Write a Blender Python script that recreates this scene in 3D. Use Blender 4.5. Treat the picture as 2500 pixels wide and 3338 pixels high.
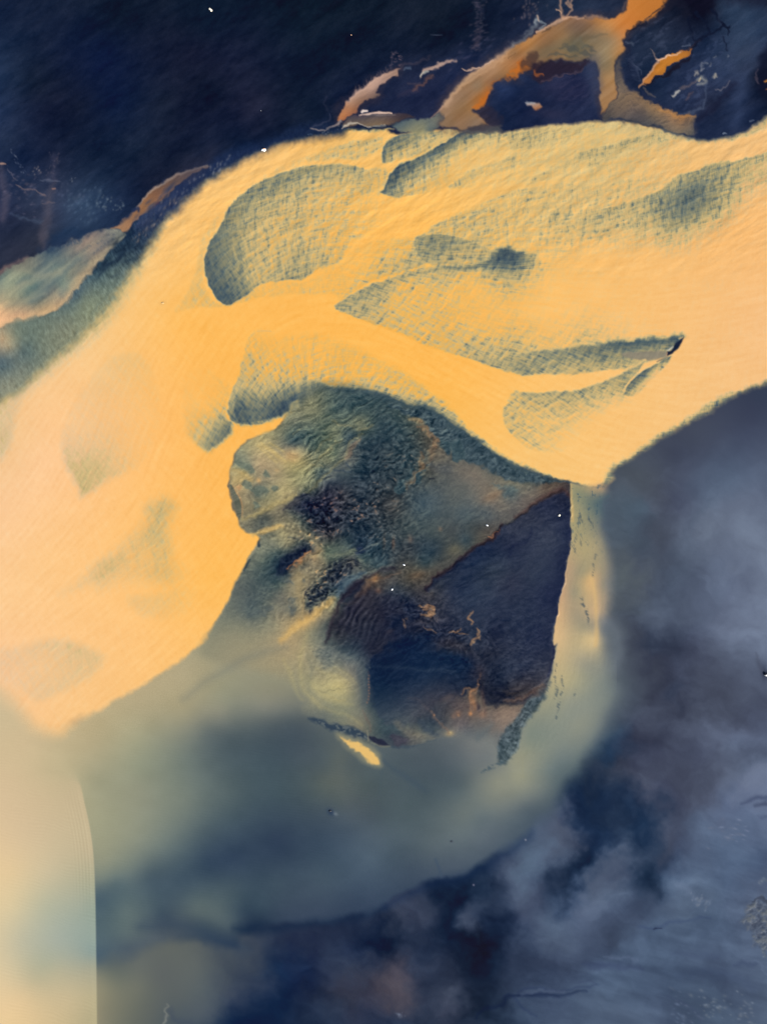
# Aerial view straight down on a braided river carrying yellow silt past black sand.
import bpy, bmesh, math, random
import numpy as np

for o in list(bpy.data.objects): bpy.data.objects.remove(o)
scene = bpy.context.scene
COL = scene.collection

# ---------------------------------------------------------------- camera, sky, sun, exposure
M_PER = 0.2                                       # assumed metres per image pixel
def world(x, y, z=0.0): return ((x - 1250.0) * M_PER, (1669.0 - y) * M_PER, z)
cd = bpy.data.cameras.new('camera'); cam = bpy.data.objects.new('camera', cd); COL.objects.link(cam)
ALT = 900.0
cam.location = (0, 0, ALT); cam.rotation_euler = (0, 0, 0)
cd.sensor_fit = 'VERTICAL'; cd.sensor_height = 24.0; cd.lens = 24.0 * ALT / (3338 * M_PER)
cd.clip_start = 1.0; cd.clip_end = 20000.0
scene.camera = cam

SUN_EL, SUN_AZ = 38.0, 138.0                      # degrees; azimuth clockwise from +y
wld = bpy.data.worlds.new("World"); scene.world = wld; wld.use_nodes = True
nt = wld.node_tree; bg = nt.nodes['Background']; bg.inputs['Strength'].default_value = 0.10
sky = nt.nodes.new('ShaderNodeTexSky'); sky.sky_type = 'NISHITA'; sky.sun_disc = False
sky.sun_elevation = math.radians(SUN_EL); sky.sun_rotation = math.radians(SUN_AZ)
nt.links.new(sky.outputs[0], bg.inputs['Color'])
sd = bpy.data.lights.new('sun', 'SUN'); sd.energy = 4.0; sd.angle = math.radians(.5); sd.color = (1.0, .95, .87)
sun = bpy.data.objects.new('sun', sd); COL.objects.link(sun)
sun.rotation_euler = (math.radians(90 - SUN_EL), 0, math.radians(180 - SUN_AZ))
vs = scene.view_settings; vs.view_transform = 'Standard'; vs.look = 'None'; vs.gamma = 1.0; vs.use_curve_mapping = False
vs.exposure = 0.70

# ---------------------------------------------------------------- image coordinate helpers
# Coordinates are image pixels read off by eye (each taken as 0.2 m on the ground), x east, y south.
SP = 2.8                                   # grid spacing in image pixels
X0, X1, Y0, Y1 = -260.0, 2760.0, -300.0, 3640.0
xs = np.arange(X0, X1, SP, dtype=np.float32); ys = np.arange(Y0, Y1, SP, dtype=np.float32)
NXg, NYg = len(xs), len(ys)
XX, YY = np.meshgrid(xs, ys)
TR = {'F': (0, 0, 1.50875), 'P': (0, 0, 1.0), 'Q': (603, 362, 1.14484), 'I': (679, 1252, .7737), 'J': (620, 1174, 1.4055), 'K': (1000, 1630, .938)}  # image crops the points were read from: origin and scale
for k, (a, b) in enumerate([(0, 0), (1250, 0), (0, 840), (1250, 840), (0, 1680), (1250, 1680), (0, 2500), (1250, 2500)]):
    TR['R%d' % (k + 1)] = (a, b, .75437)
for k, (a, b, s) in enumerate([(1000, 0, .45263), (1750, 0, .45263), (0, 480, .45263), (700, 1300, .3621), (1300, 1300, .3621),
                               (700, 1700, .3621), (1300, 1700, .3621), (950, 2100, .54315)]):
    TR['N%d' % (k + 1)] = (a, b, s)

def pt(text, n=2):
    """'R2: x,y x,y ... F: x,y,...' -> array, first two columns in image pixels."""
    out = []; t = TR['P']
    for w in text.split():
        if w.endswith(':'):
            t = TR[w[:-1]]; continue
        v = [float(q) for q in w.split(',')]
        out.append([t[0] + v[0] * t[2], t[1] + v[1] * t[2]] + v[2:])
    return np.array(out, dtype=np.float64)

def spline(p, closed, n=5):
    m = len(p); idx = np.arange(m if closed else m - 1); res = []
    def P(i): return p[np.mod(i, m)] if closed else p[np.clip(i, 0, m - 1)]
    a, b, c, d = P(idx - 1), P(idx), P(idx + 1), P(idx + 2)
    for t in np.arange(n) / n:
        res.append(.5 * (2 * b + (c - a) * t + (2 * a - 5 * b + 4 * c - d) * t * t + (3 * b - a - 3 * c + d) * t ** 3))
    q = np.stack(res, 1).reshape(-1, p.shape[1])
    return q if closed else np.vstack([q, p[-1:]])

_tab = np.random.RandomState(7).rand(8, 257, 257).astype(np.float32)
_tab[:, 256, :] = _tab[:, 0, :]; _tab[:, :, 256] = _tab[:, :, 0]
def vn(x, y, seed=0):
    """value noise, range -1..1"""
    t = _tab[seed % 8]; o = 37.31 * (seed // 8 + 1)
    x = x + o; y = y + o * 1.7
    ix = np.floor(x); iy = np.floor(y); fx = x - ix; fy = y - iy
    ix = ix.astype(np.int32) & 255; iy = iy.astype(np.int32) & 255
    fx = fx * fx * (3 - 2 * fx); fy = fy * fy * (3 - 2 * fy)
    a = t[iy, ix] * (1 - fx) + t[iy, ix + 1] * fx
    b = t[iy + 1, ix] * (1 - fx) + t[iy + 1, ix + 1] * fx
    return (a * (1 - fy) + b * fy) * 2 - 1
def fbm(x, y, seed=0, o=4, g=.5):
    s = 0; a = 1; n = 0
    for k in range(o):
        s = s + a * vn(x, y, seed + k); n += a; a *= g; x = x * 2.03 + 11.3; y = y * 2.03 + 5.7
    return s / n * 1.6
def rot(x, y, deg):
    c, s = math.cos(math.radians(deg)), math.sin(math.radians(deg))
    return x * c + y * s, -x * s + y * c
def smooth(t):
    t = np.clip(t, 0, 1); return t * t * (3 - 2 * t)
def lerp(a, b, t): return a + (b - a) * t

WX = fbm(XX / 60, YY / 60, 3, 3); WY = fbm(XX / 60, YY / 60, 21, 3)      # shared wobbles
WXf = fbm(XX / 16, YY / 16, 33, 2); WYf = fbm(XX / 16, YY / 16, 45, 2)
WXl = fbm(XX / 240, YY / 240, 51, 3); WYl = fbm(XX / 240, YY / 240, 62, 3)

def up(a, h, w, k):
    """bilinear k-times enlargement of a coarse array to h x w"""
    yy = np.minimum(np.arange(h) / k, a.shape[0] - 1.001); xx = np.minimum(np.arange(w) / k, a.shape[1] - 1.001)
    iy = yy.astype(int); ix = xx.astype(int); fy = (yy - iy).astype(np.float32); fx = (xx - ix).astype(np.float32)
    sh = (1,) * (a.ndim - 2)
    fy = fy.reshape(-1, 1, *sh); fx = fx.reshape(1, -1, *sh)
    r0 = a[iy]; r1 = a[iy + 1]; r = r0 + (r1 - r0) * fy
    return r[:, ix] + (r[:, ix + 1] - r[:, ix]) * fx

def rbf(ctrl, win=None, k=8, smoothk=0.0):
    """spread point values (x,y,v...) smoothly over the window"""
    y0, y1, x0, x1 = win if win else (0, NYg, 0, NXg)
    p = ctrl[:, :2] / 1000; v = ctrl[:, 2:]
    n = len(p)
    d = np.sqrt(((p[:, None] - p[None]) ** 2).sum(-1) + .0004)
    A = np.zeros((n + 1, n + 1)); A[:n, :n] = d - smoothk * np.eye(n); A[n, :n] = A[:n, n] = 1
    w = np.linalg.solve(A, np.vstack([v, np.zeros((1, v.shape[1]))]))
    h, ww = y1 - y0, x1 - x0
    gx = (xs[x0] + np.arange(0, ww + k + 1, k) * SP) / 1000; gy = (ys[y0] + np.arange(0, h + k + 1, k) * SP) / 1000
    GX, GY = np.meshgrid(gx, gy); out = np.zeros(GX.shape + (v.shape[1],), dtype=np.float64) + w[n]
    for i in range(n):
        out += np.sqrt((GX - p[i, 0]) ** 2 + (GY - p[i, 1]) ** 2 + .0004)[..., None] * w[i]
    lo, hi = v.min(0), v.max(0)
    out = np.clip(out, lo - .06 * (hi - lo), hi + .06 * (hi - lo))
    return up(out.astype(np.float32), h, ww, k)

def window(p, pad):
    x0 = int(max(0, (p[:, 0].min() - pad - X0) // SP)); x1 = int(min(NXg, (p[:, 0].max() + pad - X0) // SP + 2))
    y0 = int(max(0, (p[:, 1].min() - pad - Y0) // SP)); y1 = int(min(NYg, (p[:, 1].max() + pad - Y0) // SP + 2))
    return y0, max(y1, y0 + 3), x0, max(x1, x0 + 3)

def dist(p, closed, win, k=2, warp=(0, 0, 0), widths=None):
    """signed distance to an outline (positive inside) or width-minus-distance to a line"""
    y0, y1, x0, x1 = win
    X = XX[y0:y1, x0:x1]; Y = YY[y0:y1, x0:x1]
    h, w = X.shape
    if any(warp):
        k = 1
        X = X + warp[0] * WX[y0:y1, x0:x1] + warp[1] * WXf[y0:y1, x0:x1] + warp[2] * WXl[y0:y1, x0:x1]
        Y = Y + warp[0] * WY[y0:y1, x0:x1] + warp[1] * WYf[y0:y1, x0:x1] + warp[2] * WYl[y0:y1, x0:x1]
    gx = (xs[x0] + np.arange(0, w + 2 * k, k) * SP).astype(np.float32) if k > 1 else None
    if k > 1:
        gy = (ys[y0] + np.arange(0, h + 2 * k, k) * SP).astype(np.float32)
        X, Y = np.meshgrid(gx, gy)
    best = np.full(X.shape, 1e9 if widths is None else -1e9, dtype=np.float32); ins = np.zeros(X.shape, dtype=bool)
    m = len(p)
    for i in range(m if closed else m - 1):
        ax, ay = p[i, 0], p[i, 1]; bx, by = p[(i + 1) % m, 0], p[(i + 1) % m, 1]
        dx, dy = bx - ax, by - ay; L = dx * dx + dy * dy + 1e-9
        t = ((X - ax) * dx + (Y - ay) * dy) * (1 / L); np.clip(t, 0, 1, out=t)
        q = (X - ax - t * dx) ** 2 + (Y - ay - t * dy) ** 2
        if widths is None:
            np.minimum(best, q, out=best)
            if closed and ay != by:
                c = (Y < ay) != (Y < by)
                if c.any():
                    ins ^= c & (X < (Y - ay) * (dx / dy) + ax)
        else:
            np.maximum(best, widths[i] + (widths[(i + 1) % m] - widths[i]) * t - np.sqrt(q), out=best)
    if widths is None:
        best = np.sqrt(best); best = np.where(ins, best, -best)
    return best if k == 1 else up(best, h, w, k)

def calm_col(c, k=.8):
    l = (c * np.array([.3, .5, .2], dtype=np.float32)).sum(-1, keepdims=True); return l + (c - l) * k
def deepen(c, f, lo=85, hi=130):
    l = c.mean(-1, keepdims=True); k = smooth((l - lo) / (hi - lo)); f = np.array(f, dtype=np.float32)
    return c * (f + (1 - f) * k)
C = None            # colour sheet (sRGB 0..255), H = height in metres, set below
def shape(text, soft=(6, 6), warp=(0, 0, 0), spl=True, k=2):
    p = pt(text)
    if spl: p = spline(p, True)
    win = window(p, soft[0] + 2 * sum(np.abs(warp)) + 4)
    d = dist(p, True, win, k, warp)
    return smooth((d + soft[0]) / (soft[0] + soft[1])), win, d
def band(text, soft=6, warp=(0, 0, 0)):
    p = pt(text); p = spline(p, False)
    w = p[:, 2] if p.shape[1] > 2 else np.full(len(p), 6.)
    win = window(p, w.max() + soft + 2 * sum(np.abs(warp)) + 4)
    d = dist(p[:, :2], False, win, 1, warp, w)
    return smooth((d + soft) / (2 * soft)), win, d
def S(win): return (slice(win[0], win[1]), slice(win[2], win[3]))
def put(a, win, col, op=1.0):
    s = S(win); a = (a * op)[..., None]
    C[s] = C[s] * (1 - a) + np.asarray(col, dtype=np.float32) * a
def fill(text, col, soft=(6, 6), op=1.0, warp=(0, 0, 0), tex=None, spl=True, k=2):
    a, win, d = shape(text, soft, warp, spl, k)
    if isinstance(col, str): col = rbf(pt(col), win)
    if tex is not None: a = a * tex[S(win)]
    put(a, win, col, op); return a, win, d
def line(text, col, soft=4, op=1.0, warp=(0, 0, 0), tex=None):
    a, win, d = band(text, soft, warp)
    if isinstance(col, str): col = rbf(pt(col), win)
    if tex is not None: a = a * tex[S(win)]
    put(a, win, col, op); return a, win, d
def blob(text, warp=1.0):
    """soft patches: x,y,rx,ry,angle,r,g,b,opacity"""
    for b in pt(text):
        rx, ry = b[2], b[3]; R = max(rx, ry) * 2.2
        win = window(b[None, :2], R); s = S(win)
        X = XX[s] - b[0] + warp * .22 * R * WXl[s] + warp * .06 * R * WX[s]; Y = YY[s] - b[1] + warp * .22 * R * WYl[s] + warp * .06 * R * WY[s]
        u, v = rot(X, Y, b[4])
        put(np.exp(-((u / rx) ** 2 + (v / ry) ** 2)), win, b[5:8], b[8])

def lic(noise, cx, cy, n):
    """smear noise along the direction field (cx, cy), n grid steps each way"""
    out = noise.copy(); h, w = noise.shape
    for sg in (1, -1):
        px, py = np.meshgrid(np.arange(w, dtype=np.float32), np.arange(h, dtype=np.float32))
        for i in range(n):
            ix = np.clip(px, 0, w - 1).astype(np.int32); iy = np.clip(py, 0, h - 1).astype(np.int32)
            px += sg * cx[iy, ix]; py += sg * cy[iy, ix]
            jx = np.clip(px, 0, w - 1.01); jy = np.clip(py, 0, h - 1.01)
            ix = jx.astype(np.int32); iy = jy.astype(np.int32); fx = jx - ix; fy = jy - iy
            ix1 = np.minimum(ix + 1, w - 1); iy1 = np.minimum(iy + 1, h - 1)
            out += (noise[iy, ix] * (1 - fx) + noise[iy, ix1] * fx) * (1 - fy) + (noise[iy1, ix] * (1 - fx) + noise[iy1, ix1] * fx) * fy
    return out / out.std()
def blur(a, r):
    """box blur twice, radius r cells"""
    for _ in range(2):
        for ax in (0, 1):
            p = np.pad(a, [(r + 1, r) if i == ax else (0, 0) for i in range(a.ndim)], mode='edge')
            c = np.cumsum(p, axis=ax, dtype=np.float64); n = a.shape[ax]
            a = ((np.take(c, np.arange(2 * r + 1, 2 * r + 1 + n), axis=ax) - np.take(c, np.arange(n), axis=ax)) / (2 * r + 1)).astype(np.float32)
    return a

# ---------------------------------------------------------------- dark sand, silty water and cloud reflections painted into its colour
BASE = """R1: 0,0,26,38,68 200,100,27,38,66 500,80,22,33,56 900,100,18,32,56 1300,100,18,32,52 1600,80,18,30,50
0,300,34,52,86 150,350,28,38,62 300,200,30,40,72 450,250,24,36,74 600,200,30,38,66 750,120,34,40,64 850,220,28,32,58 1000,250,28,34,62 1000,150,26,34,60 1200,250,20,30,56 1500,250,18,30,54
0,500,38,54,90 200,480,30,36,64 350,450,34,40,66 500,450,22,36,72 700,450,32,40,64 850,450,24,30,56 900,400,22,30,54 1000,500,28,34,62 1100,460,38,40,66 1300,450,20,32,56 1400,500,22,34,60 1500,450,24,34,66
100,680,26,40,74 300,650,30,40,68 450,700,24,38,66 600,650,28,40,66 750,650,26,34,60 900,600,30,38,66 1100,580,26,34,62 1050,640,14,30,60 800,700,36,42,66
50,620,50,60,90 100,780,44,56,88 240,700,46,52,80 20,900,52,58,90 150,850,54,62,90 250,900,54,58,86 100,1000,40,46,70 200,1040,44,48,66 350,880,52,68,98 450,850,40,58,90 450,920,36,52,86 400,980,40,56,86 300,1000,36,50,80 550,800,30,42,72 650,800,34,40,66
R2: 100,50,24,34,54 250,150,20,30,50 450,60,26,36,60 600,50,36,44,72 700,30,40,52,78 850,40,44,56,84 950,40,44,54,82 100,350,34,42,74 220,400,28,36,70 300,330,32,42,78 450,180,28,38,64 150,450,30,38,72 400,250,26,38,72
550,350,34,46,82 700,400,34,44,78 850,350,36,42,78 850,480,40,48,84 600,480,32,42,78 520,420,34,46,82 900,300,48,60,94 500,520,34,46,80
1150,150,40,50,76 1200,200,48,58,84 1280,120,40,46,70 1300,30,20,24,44 1380,60,22,24,44 1480,40,56,70,98 1600,80,52,68,98 1550,200,58,72,102 1470,250,48,62,94 1400,200,36,50,82 1100,280,36,48,76 1150,400,30,44,74 1300,300,44,54,86 1350,400,46,56,90 1450,350,50,62,96 1550,350,44,56,88 1620,330,20,26,46 1500,480,44,56,90 1400,550,40,50,82 1600,450,34,44,74 1420,440,34,40,66 1657,0,44,56,84 1657,200,46,60,92
R4: 1640,580,66,72,95 1500,650,76,78,100 1600,650,70,72,96 1350,750,88,86,104 1250,850,84,82,102 1150,900,98,94,108 1100,960,100,96,106 1400,850,86,90,112 1550,800,84,88,112 1500,950,104,112,136 1600,1000,112,118,142 1650,850,96,100,124 1300,1000,92,96,118 1150,1050,94,86,100 1250,1080,92,90,112 1100,1080,84,94,110 1400,1080,108,114,136
R6: 1000,50,90,98,112 1050,150,88,94,110 1000,250,110,108,112 1150,100,96,96,112 1300,80,104,108,128 1400,60,118,122,142 1550,50,120,124,146 1620,120,122,126,148 1100,300,86,90,108 1250,250,92,98,118 1400,250,104,108,130 1550,250,112,116,140 1620,300,120,124,148 1050,420,82,86,100 1150,450,92,96,116 1300,420,104,108,130 1500,420,116,120,144 1050,530,76,76,92 1150,560,62,68,90 1250,560,60,64,86 1350,500,92,96,120 1500,560,106,108,130 1600,500,118,122,146 1250,640,72,74,96 1100,620,90,88,104 1400,640,92,92,114 1550,640,106,108,130 1150,740,80,76,94 1250,780,52,56,78 1300,800,52,56,78 1400,760,86,84,104 1550,780,98,98,120 1050,850,72,76,98 1150,860,76,74,94 1350,860,82,80,100 1500,880,90,90,112 1620,860,92,94,118 1000,950,46,66,96 1100,960,62,66,90 1250,980,84,84,106 1400,960,108,110,134 1500,950,112,116,142 1620,980,104,108,134 950,1060,32,58,92 1100,1060,60,66,92 1300,1060,88,88,112 1450,1060,104,108,132 1600,1080,92,96,120
R8: 900,20,40,54,80 1000,30,58,62,84 1100,50,76,76,100 1250,30,86,84,106 1400,40,92,92,114 1500,60,112,116,140 1620,60,118,124,150 850,120,12,38,78 880,160,12,40,82 950,120,40,56,86 1100,130,88,88,110 1250,150,78,78,102 1400,150,88,88,110 1550,180,104,112,142 1000,200,20,44,82 900,280,14,44,88 1080,280,14,46,88 960,250,36,56,90 1180,240,56,68,98 1200,300,78,82,106 1350,260,86,94,120 1500,280,104,114,142 1640,250,108,118,148 760,200,84,92,118 700,280,92,100,124 650,350,92,104,128 800,280,86,92,116 830,350,66,76,104 900,360,20,48,90 1000,360,84,94,120 1100,360,60,76,106 1200,380,50,68,100 1300,360,84,92,120 1500,400,92,106,136 1620,420,92,106,138 870,430,14,44,84 950,450,86,96,122 1050,440,80,90,118 1150,450,16,48,86 1200,500,48,68,100 1300,500,104,118,146 1450,500,88,102,132 1600,520,98,106,134 650,450,96,110,134 720,400,100,112,138 560,430,76,84,110 760,430,82,92,118 450,460,20,44,80 810,510,28,52,88 900,540,100,110,138 1000,560,104,114,140 700,540,70,78,106 600,540,78,86,112 380,560,14,38,76 450,580,64,76,104 400,650,82,88,112 320,640,12,36,74 540,620,24,46,84 620,620,70,80,110 750,640,98,110,136 850,640,94,104,132 1000,640,84,94,122 1100,640,70,80,108 1200,600,76,88,116 1300,620,100,112,138 200,600,62,70,96 100,620,62,68,94 30,620,66,72,96 20,730,10,28,60 120,720,38,50,80 250,700,18,38,74 350,740,10,30,66 430,760,8,22,54 480,700,14,36,74 560,740,40,56,90 700,740,92,102,128 850,760,84,94,122 1000,760,70,80,106 1200,720,80,94,122 1400,700,84,98,126 1550,740,88,100,128 60,850,90,80,96 30,920,108,92,102 150,850,62,68,94 280,840,48,58,86 420,860,12,34,70 500,860,22,44,80 620,860,58,70,100 800,860,72,82,110 1000,850,84,98,126 1200,850,84,98,126 1400,850,80,92,120 1600,860,86,98,126 80,980,88,80,96 200,930,52,62,90 300,1000,80,84,106 400,960,42,56,86 550,960,46,60,90 700,930,62,74,104 900,950,80,94,122 1100,960,84,98,126 1300,960,76,90,118 1500,970,74,86,114 50,1060,50,60,88 150,1060,46,58,86 300,1080,72,76,100 420,1060,14,34,66 600,1060,70,84,112 800,1050,84,96,124 1000,1060,92,104,130 1200,1060,78,90,118 1400,1060,82,96,122 1600,1070,88,100,126
R7: -200,900,205,185,140 200,900,180,170,135 200,1100,200,180,132 1200,860,20,44,82 1300,760,36,46,80 1400,760,50,60,88 1500,740,40,52,84 1600,720,12,30,64 1500,850,64,70,94 1400,900,54,62,90 1230,920,16,32,70 1300,980,24,36,66 1550,950,70,66,86 1450,1000,62,62,82 1000,1080,16,40,78 1150,1000,14,38,76 1200,1050,24,40,72 1400,1070,44,54,80 1550,1070,58,62,88 1100,900,50,62,90 1000,850,78,84,98 1100,780,70,78,98 900,950,104,108,112 1000,980,70,78,100 900,1060,92,98,110 800,1000,112,112,110 750,1080,100,104,108 850,860,120,118,112 750,760,122,118,108 600,850,128,124,114 500,850,120,120,112 450,950,150,142,114 450,1060,150,140,112 600,950,136,130,112 650,1060,122,118,108 700,900,120,116,110"""
PLUME = """R7: 420,60,160,158,122 600,100,148,150,122 800,150,120,132,118 1000,120,90,108,110 1000,250,74,96,110 1200,100,72,94,104 1400,60,98,108,100 1600,60,84,100,104 1430,190,78,94,108 1500,150,90,100,104 1600,200,80,94,104 450,250,158,158,122 600,300,140,146,122 700,350,108,124,118 800,350,86,106,112 900,420,52,76,104 1000,400,50,72,102 1200,330,46,66,96 1400,330,58,80,104 1500,280,74,94,114 1600,400,82,104,124 450,400,150,152,122 550,440,116,130,118 450,480,120,132,116 500,500,84,108,116 650,480,74,96,112 800,500,64,88,108 1000,520,72,94,106 1200,500,66,88,106 1400,480,70,92,110 1550,500,70,92,116 430,560,72,98,116 550,620,100,120,118 650,600,84,106,114 700,650,60,82,104 850,600,96,114,112 950,640,94,112,114 1050,630,50,74,98 1130,620,56,80,100 1250,610,66,84,108 1400,610,62,80,106 1550,570,58,78,106 450,680,84,108,116 550,720,96,116,116 700,700,88,100,108 800,690,84,98,108 900,730,58,78,98 980,750,52,72,96 430,760,84,108,118 430,810,74,100,118 550,780,84,100,114 1000,690,84,102,110 1100,690,24,44,76 300,60,190,176,128 200,300,180,172,130
R5: 954,848,147,144,119 860,760,168,158,118 1080,740,150,148,118 250,960,204,182,132 400,900,192,172,122 600,800,184,166,120 800,680,180,164,120 900,600,168,158,118 950,520,128,132,110 400,1000,186,170,124 600,950,166,162,122 800,850,168,158,118 950,780,152,152,120 1000,680,156,152,118 900,700,168,158,118 1100,700,150,148,118 1200,650,150,148,116 1250,750,142,140,113 1300,820,116,120,108 1150,800,140,138,115 1000,850,122,128,113 900,930,100,112,110 1000,960,84,100,106 1150,920,86,100,106 1250,900,82,96,104 1350,950,82,96,104 1200,1050,70,90,102 1400,1050,84,100,106 1500,1080,84,98,104 800,1050,112,126,116 600,1080,144,150,120 900,1060,96,112,112 700,980,140,144,118 1050,600,150,146,116 1000,600,158,150,116 100,1000,216,188,138
N8: 600,700,84,100,108 800,700,80,94,104 1000,650,96,106,112 1100,620,116,120,118 1200,700,104,114,118 1300,800,118,128,122 1450,700,140,146,128 1500,550,140,146,128 1550,450,132,140,128 1400,850,140,144,124 1550,750,104,122,122 1600,650,112,126,124 1000,850,84,102,110 800,850,76,94,104 700,950,80,98,104 400,850,86,100,100 300,800,100,108,100 200,750,84,98,102 100,650,78,92,102 50,500,78,92,102 300,700,104,112,102 450,850,84,98,98 150,900,82,98,100 300,950,84,98,98 600,1050,84,102,110 900,1000,92,108,112 1200,950,120,128,118 1300,1050,92,108,116 1150,1050,90,108,116
R8: 500,60,150,150,122 560,40,166,162,122 620,60,140,144,122 700,80,110,122,118 780,90,76,96,108 150,250,84,102,110 350,200,108,120,116 500,170,112,122,118 620,180,86,102,114 50,400,72,92,110 200,350,92,108,116 350,300,96,112,118 450,280,96,110,120 150,450,66,84,106 300,420,80,96,114
R6: 960,650,112,124,124 1020,700,96,112,120 960,800,124,134,124 900,900,130,138,124 1000,850,90,104,116 820,900,150,150,124 700,950,136,142,124 950,950,90,106,116 860,1040,104,120,118"""
C = deepen(calm_col(rbf(pt(BASE), k=6, smoothk=.003), .86), (.79, .86, .89), 118, 150)
cw = smooth((YY - 1400) / 500) * smooth((XX - 500) / 500)          # curls the cloud reflections painted into the slack water's colour
_ix = np.clip(np.arange(NXg)[None, :] + cw * (16 * WXl + 9 * WX + 2.5 * WXf), 0, NXg - 1).astype(int); _iy = np.clip(np.arange(NYg)[:, None] + cw * (16 * WYl + 9 * WY + 2.5 * WYf), 0, NYg - 1).astype(int)
C = C[_iy, _ix]
C[..., 0] -= smooth((YY - 1250) / 200) * .8 * np.maximum(0, C[..., 0] - .90 * C[..., 1]) * smooth((XX - 1300) / 300)
H = np.zeros(XX.shape, dtype=np.float32)

# flow directions of the river (x, y, dx, dy)
FLOW = pt("""F: 600,500,-1,.45 480,560,-.7,.8 480,480,-.9,.2 620,400,-1,.25 760,400,-1,.1 1000,470,-1,.3 1400,450,-1,.35 1650,400,-1,.3 1300,650,-1,-.05 1100,780,-1,-.3
900,680,-1,-.5 800,640,-1,-.3 1200,900,-.8,-.7 1300,950,-.9,-.3 560,860,-.5,.9 700,780,-1,.25 600,760,-.9,.6 150,900,-.4,1 100,800,-.8,.7 300,1180,-.75,.6 300,1000,-.4,1 120,600,-1,.6 200,560,-.9,.8
1000,300,-1,.35 900,350,-1,.5 1200,320,-1,.25 1400,350,-1,.25 1620,250,-1,.4 700,960,-1,.1 820,900,-1,-.2 950,950,-1,-.6 1100,1010,-1,-.45 560,1050,-.6,.8 620,1200,-.6,.9 700,1150,-.8,.6 200,1500,-.8,.6 100,1700,-.3,1 400,300,-.9,.5 600,150,-1,.5 1240,1300,0,1 1250,1600,-.3,1 1000,1300,-1,.6""")
fl = rbf(FLOW, k=8); fl /= np.sqrt((fl ** 2).sum(-1, keepdims=True)) + 1e-6
FXc, FYc = fl[..., 0].copy(), fl[..., 1].copy()
_r = np.random.RandomState(5).randn(2, *XX.shape).astype(np.float32)
nz = _r[0] + .6 * blur(_r[0], 1); nz -= blur(nz, 3)
ALONG = lic(nz, FXc, FYc, 4)                    # streaks lying along the current
nz = _r[1] + blur(_r[1], 1); nz -= blur(nz, 4)
ACROSS = lic(nz, -FYc * .96 - FXc * .3, FXc * .96 - FYc * .3, 2)   # ripple crests lying across it
nz = blur(_r[0][::-1].copy(), 1); nz -= blur(nz, 5)
ALONG2 = lic(nz, FXc, FYc, 16)                  # long soft threads of current
nz = blur(_r[1][::-1].copy(), 1); nz -= blur(nz, 5)
ACROSS2 = lic(nz, -FYc * .92 - FXc * .4, FXc * .92 - FYc * .4, 9)   # long low sand waves
GRAIN = _r[0] * .6 + blur(_r[1], 1)
PATCH = fbm(XX / 46, YY / 46, 17, 3)
HATCH = .5 * ALONG + .52 * ACROSS + .32 * ALONG2 + .48 * ACROSS2
AX = rot(XX, YY, -33)
DUST = fbm(AX[0] / 70, AX[1] / 26, 27, 4)        # wind-laid streaks on the sand plain
BIG = fbm(AX[0] / 420, AX[1] / 150, 39, 4)

DARKSAND = C.mean(-1)
C += (DUST * 3.4 + np.maximum(BIG, -.5) * 8.0 + fbm(AX[0] / 26, AX[1] / 15, 43, 3) * 3.0 + GRAIN * 1.6)[..., None] * np.array([1.1, 1, 1], dtype=np.float32) * smooth((1350 - YY) / 500)[..., None]
lum_ = C.mean(-1); kk = smooth((YY - 2250) / 400) * smooth((XX - 1150) / 400)
C *= (1 + kk * np.clip((lum_ - 74) / 74 * .42, -.34, .03))[..., None]
CLX, CLY = XX + 40 * WXl + 18 * WX, YY + 40 * WYl + 18 * WY
CLN = fbm(CLX / 130, CLY / 110, 71, 5, .55)  # cloud texture of the reflections painted into the water
C += (CLN * 8 + np.maximum(CLN, 0) * 6 + fbm(rot(CLX, CLY, 20)[0] / 60, rot(CLX, CLY, 20)[1] / 22, 77, 4) * 2.6 + GRAIN * .9)[..., None] * smooth((YY - 1250) / 500)[..., None] * smooth((XX - 500) / 600)[..., None] * np.array([.86, .97, 1.05], dtype=np.float32)
H += .25 * DUST * smooth((1000 - YY) / 300)

# ---------------------------------------------------------------- lower silt plume, below the island
PL = "R5: 1080,40 980,240 880,420 790,530 600,670 400,790 265,880 -400,560 R7: -400,1400 -200,1400 100,980 420,850 600,800 760,745 900,760 1010,775 1060,700 1250,655 1400,655 1600,610 R8: 0,580 100,535 200,498 330,468 400,440 480,400 560,340 650,270 740,195 800,110 850,30 R6: 880,1050 960,945 1040,840 1055,740 1010,650 985,560 960,440 900,200 820,60 N4: 1300,600"
a, win, d = shape(PL, (110, 20), (10, 0, 14))
psoft = rbf(pt("R5: 930,465,14 265,945,30 R7: -200,900,80 420,845,40 760,745,24 1060,700,14 1400,655,14 R8: 0,580,12 330,468,12 480,400,20 650,270,30 800,110,40 R6: 960,945,60 1055,740,100 985,560,100 900,200,60"), win)[..., 0]
a = smooth((d + psoft) / (2 * psoft))
plc = deepen(calm_col(rbf(pt(PLUME), win, k=6, smoothk=.016), .76), (.9, .92, .93), 92, 120)
put(a, win, plc + (fbm(XX[S(win)] / 90, YY[S(win)] / 60, 81, 4) * 3.0 + GRAIN[S(win)] * .9)[..., None])
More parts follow.
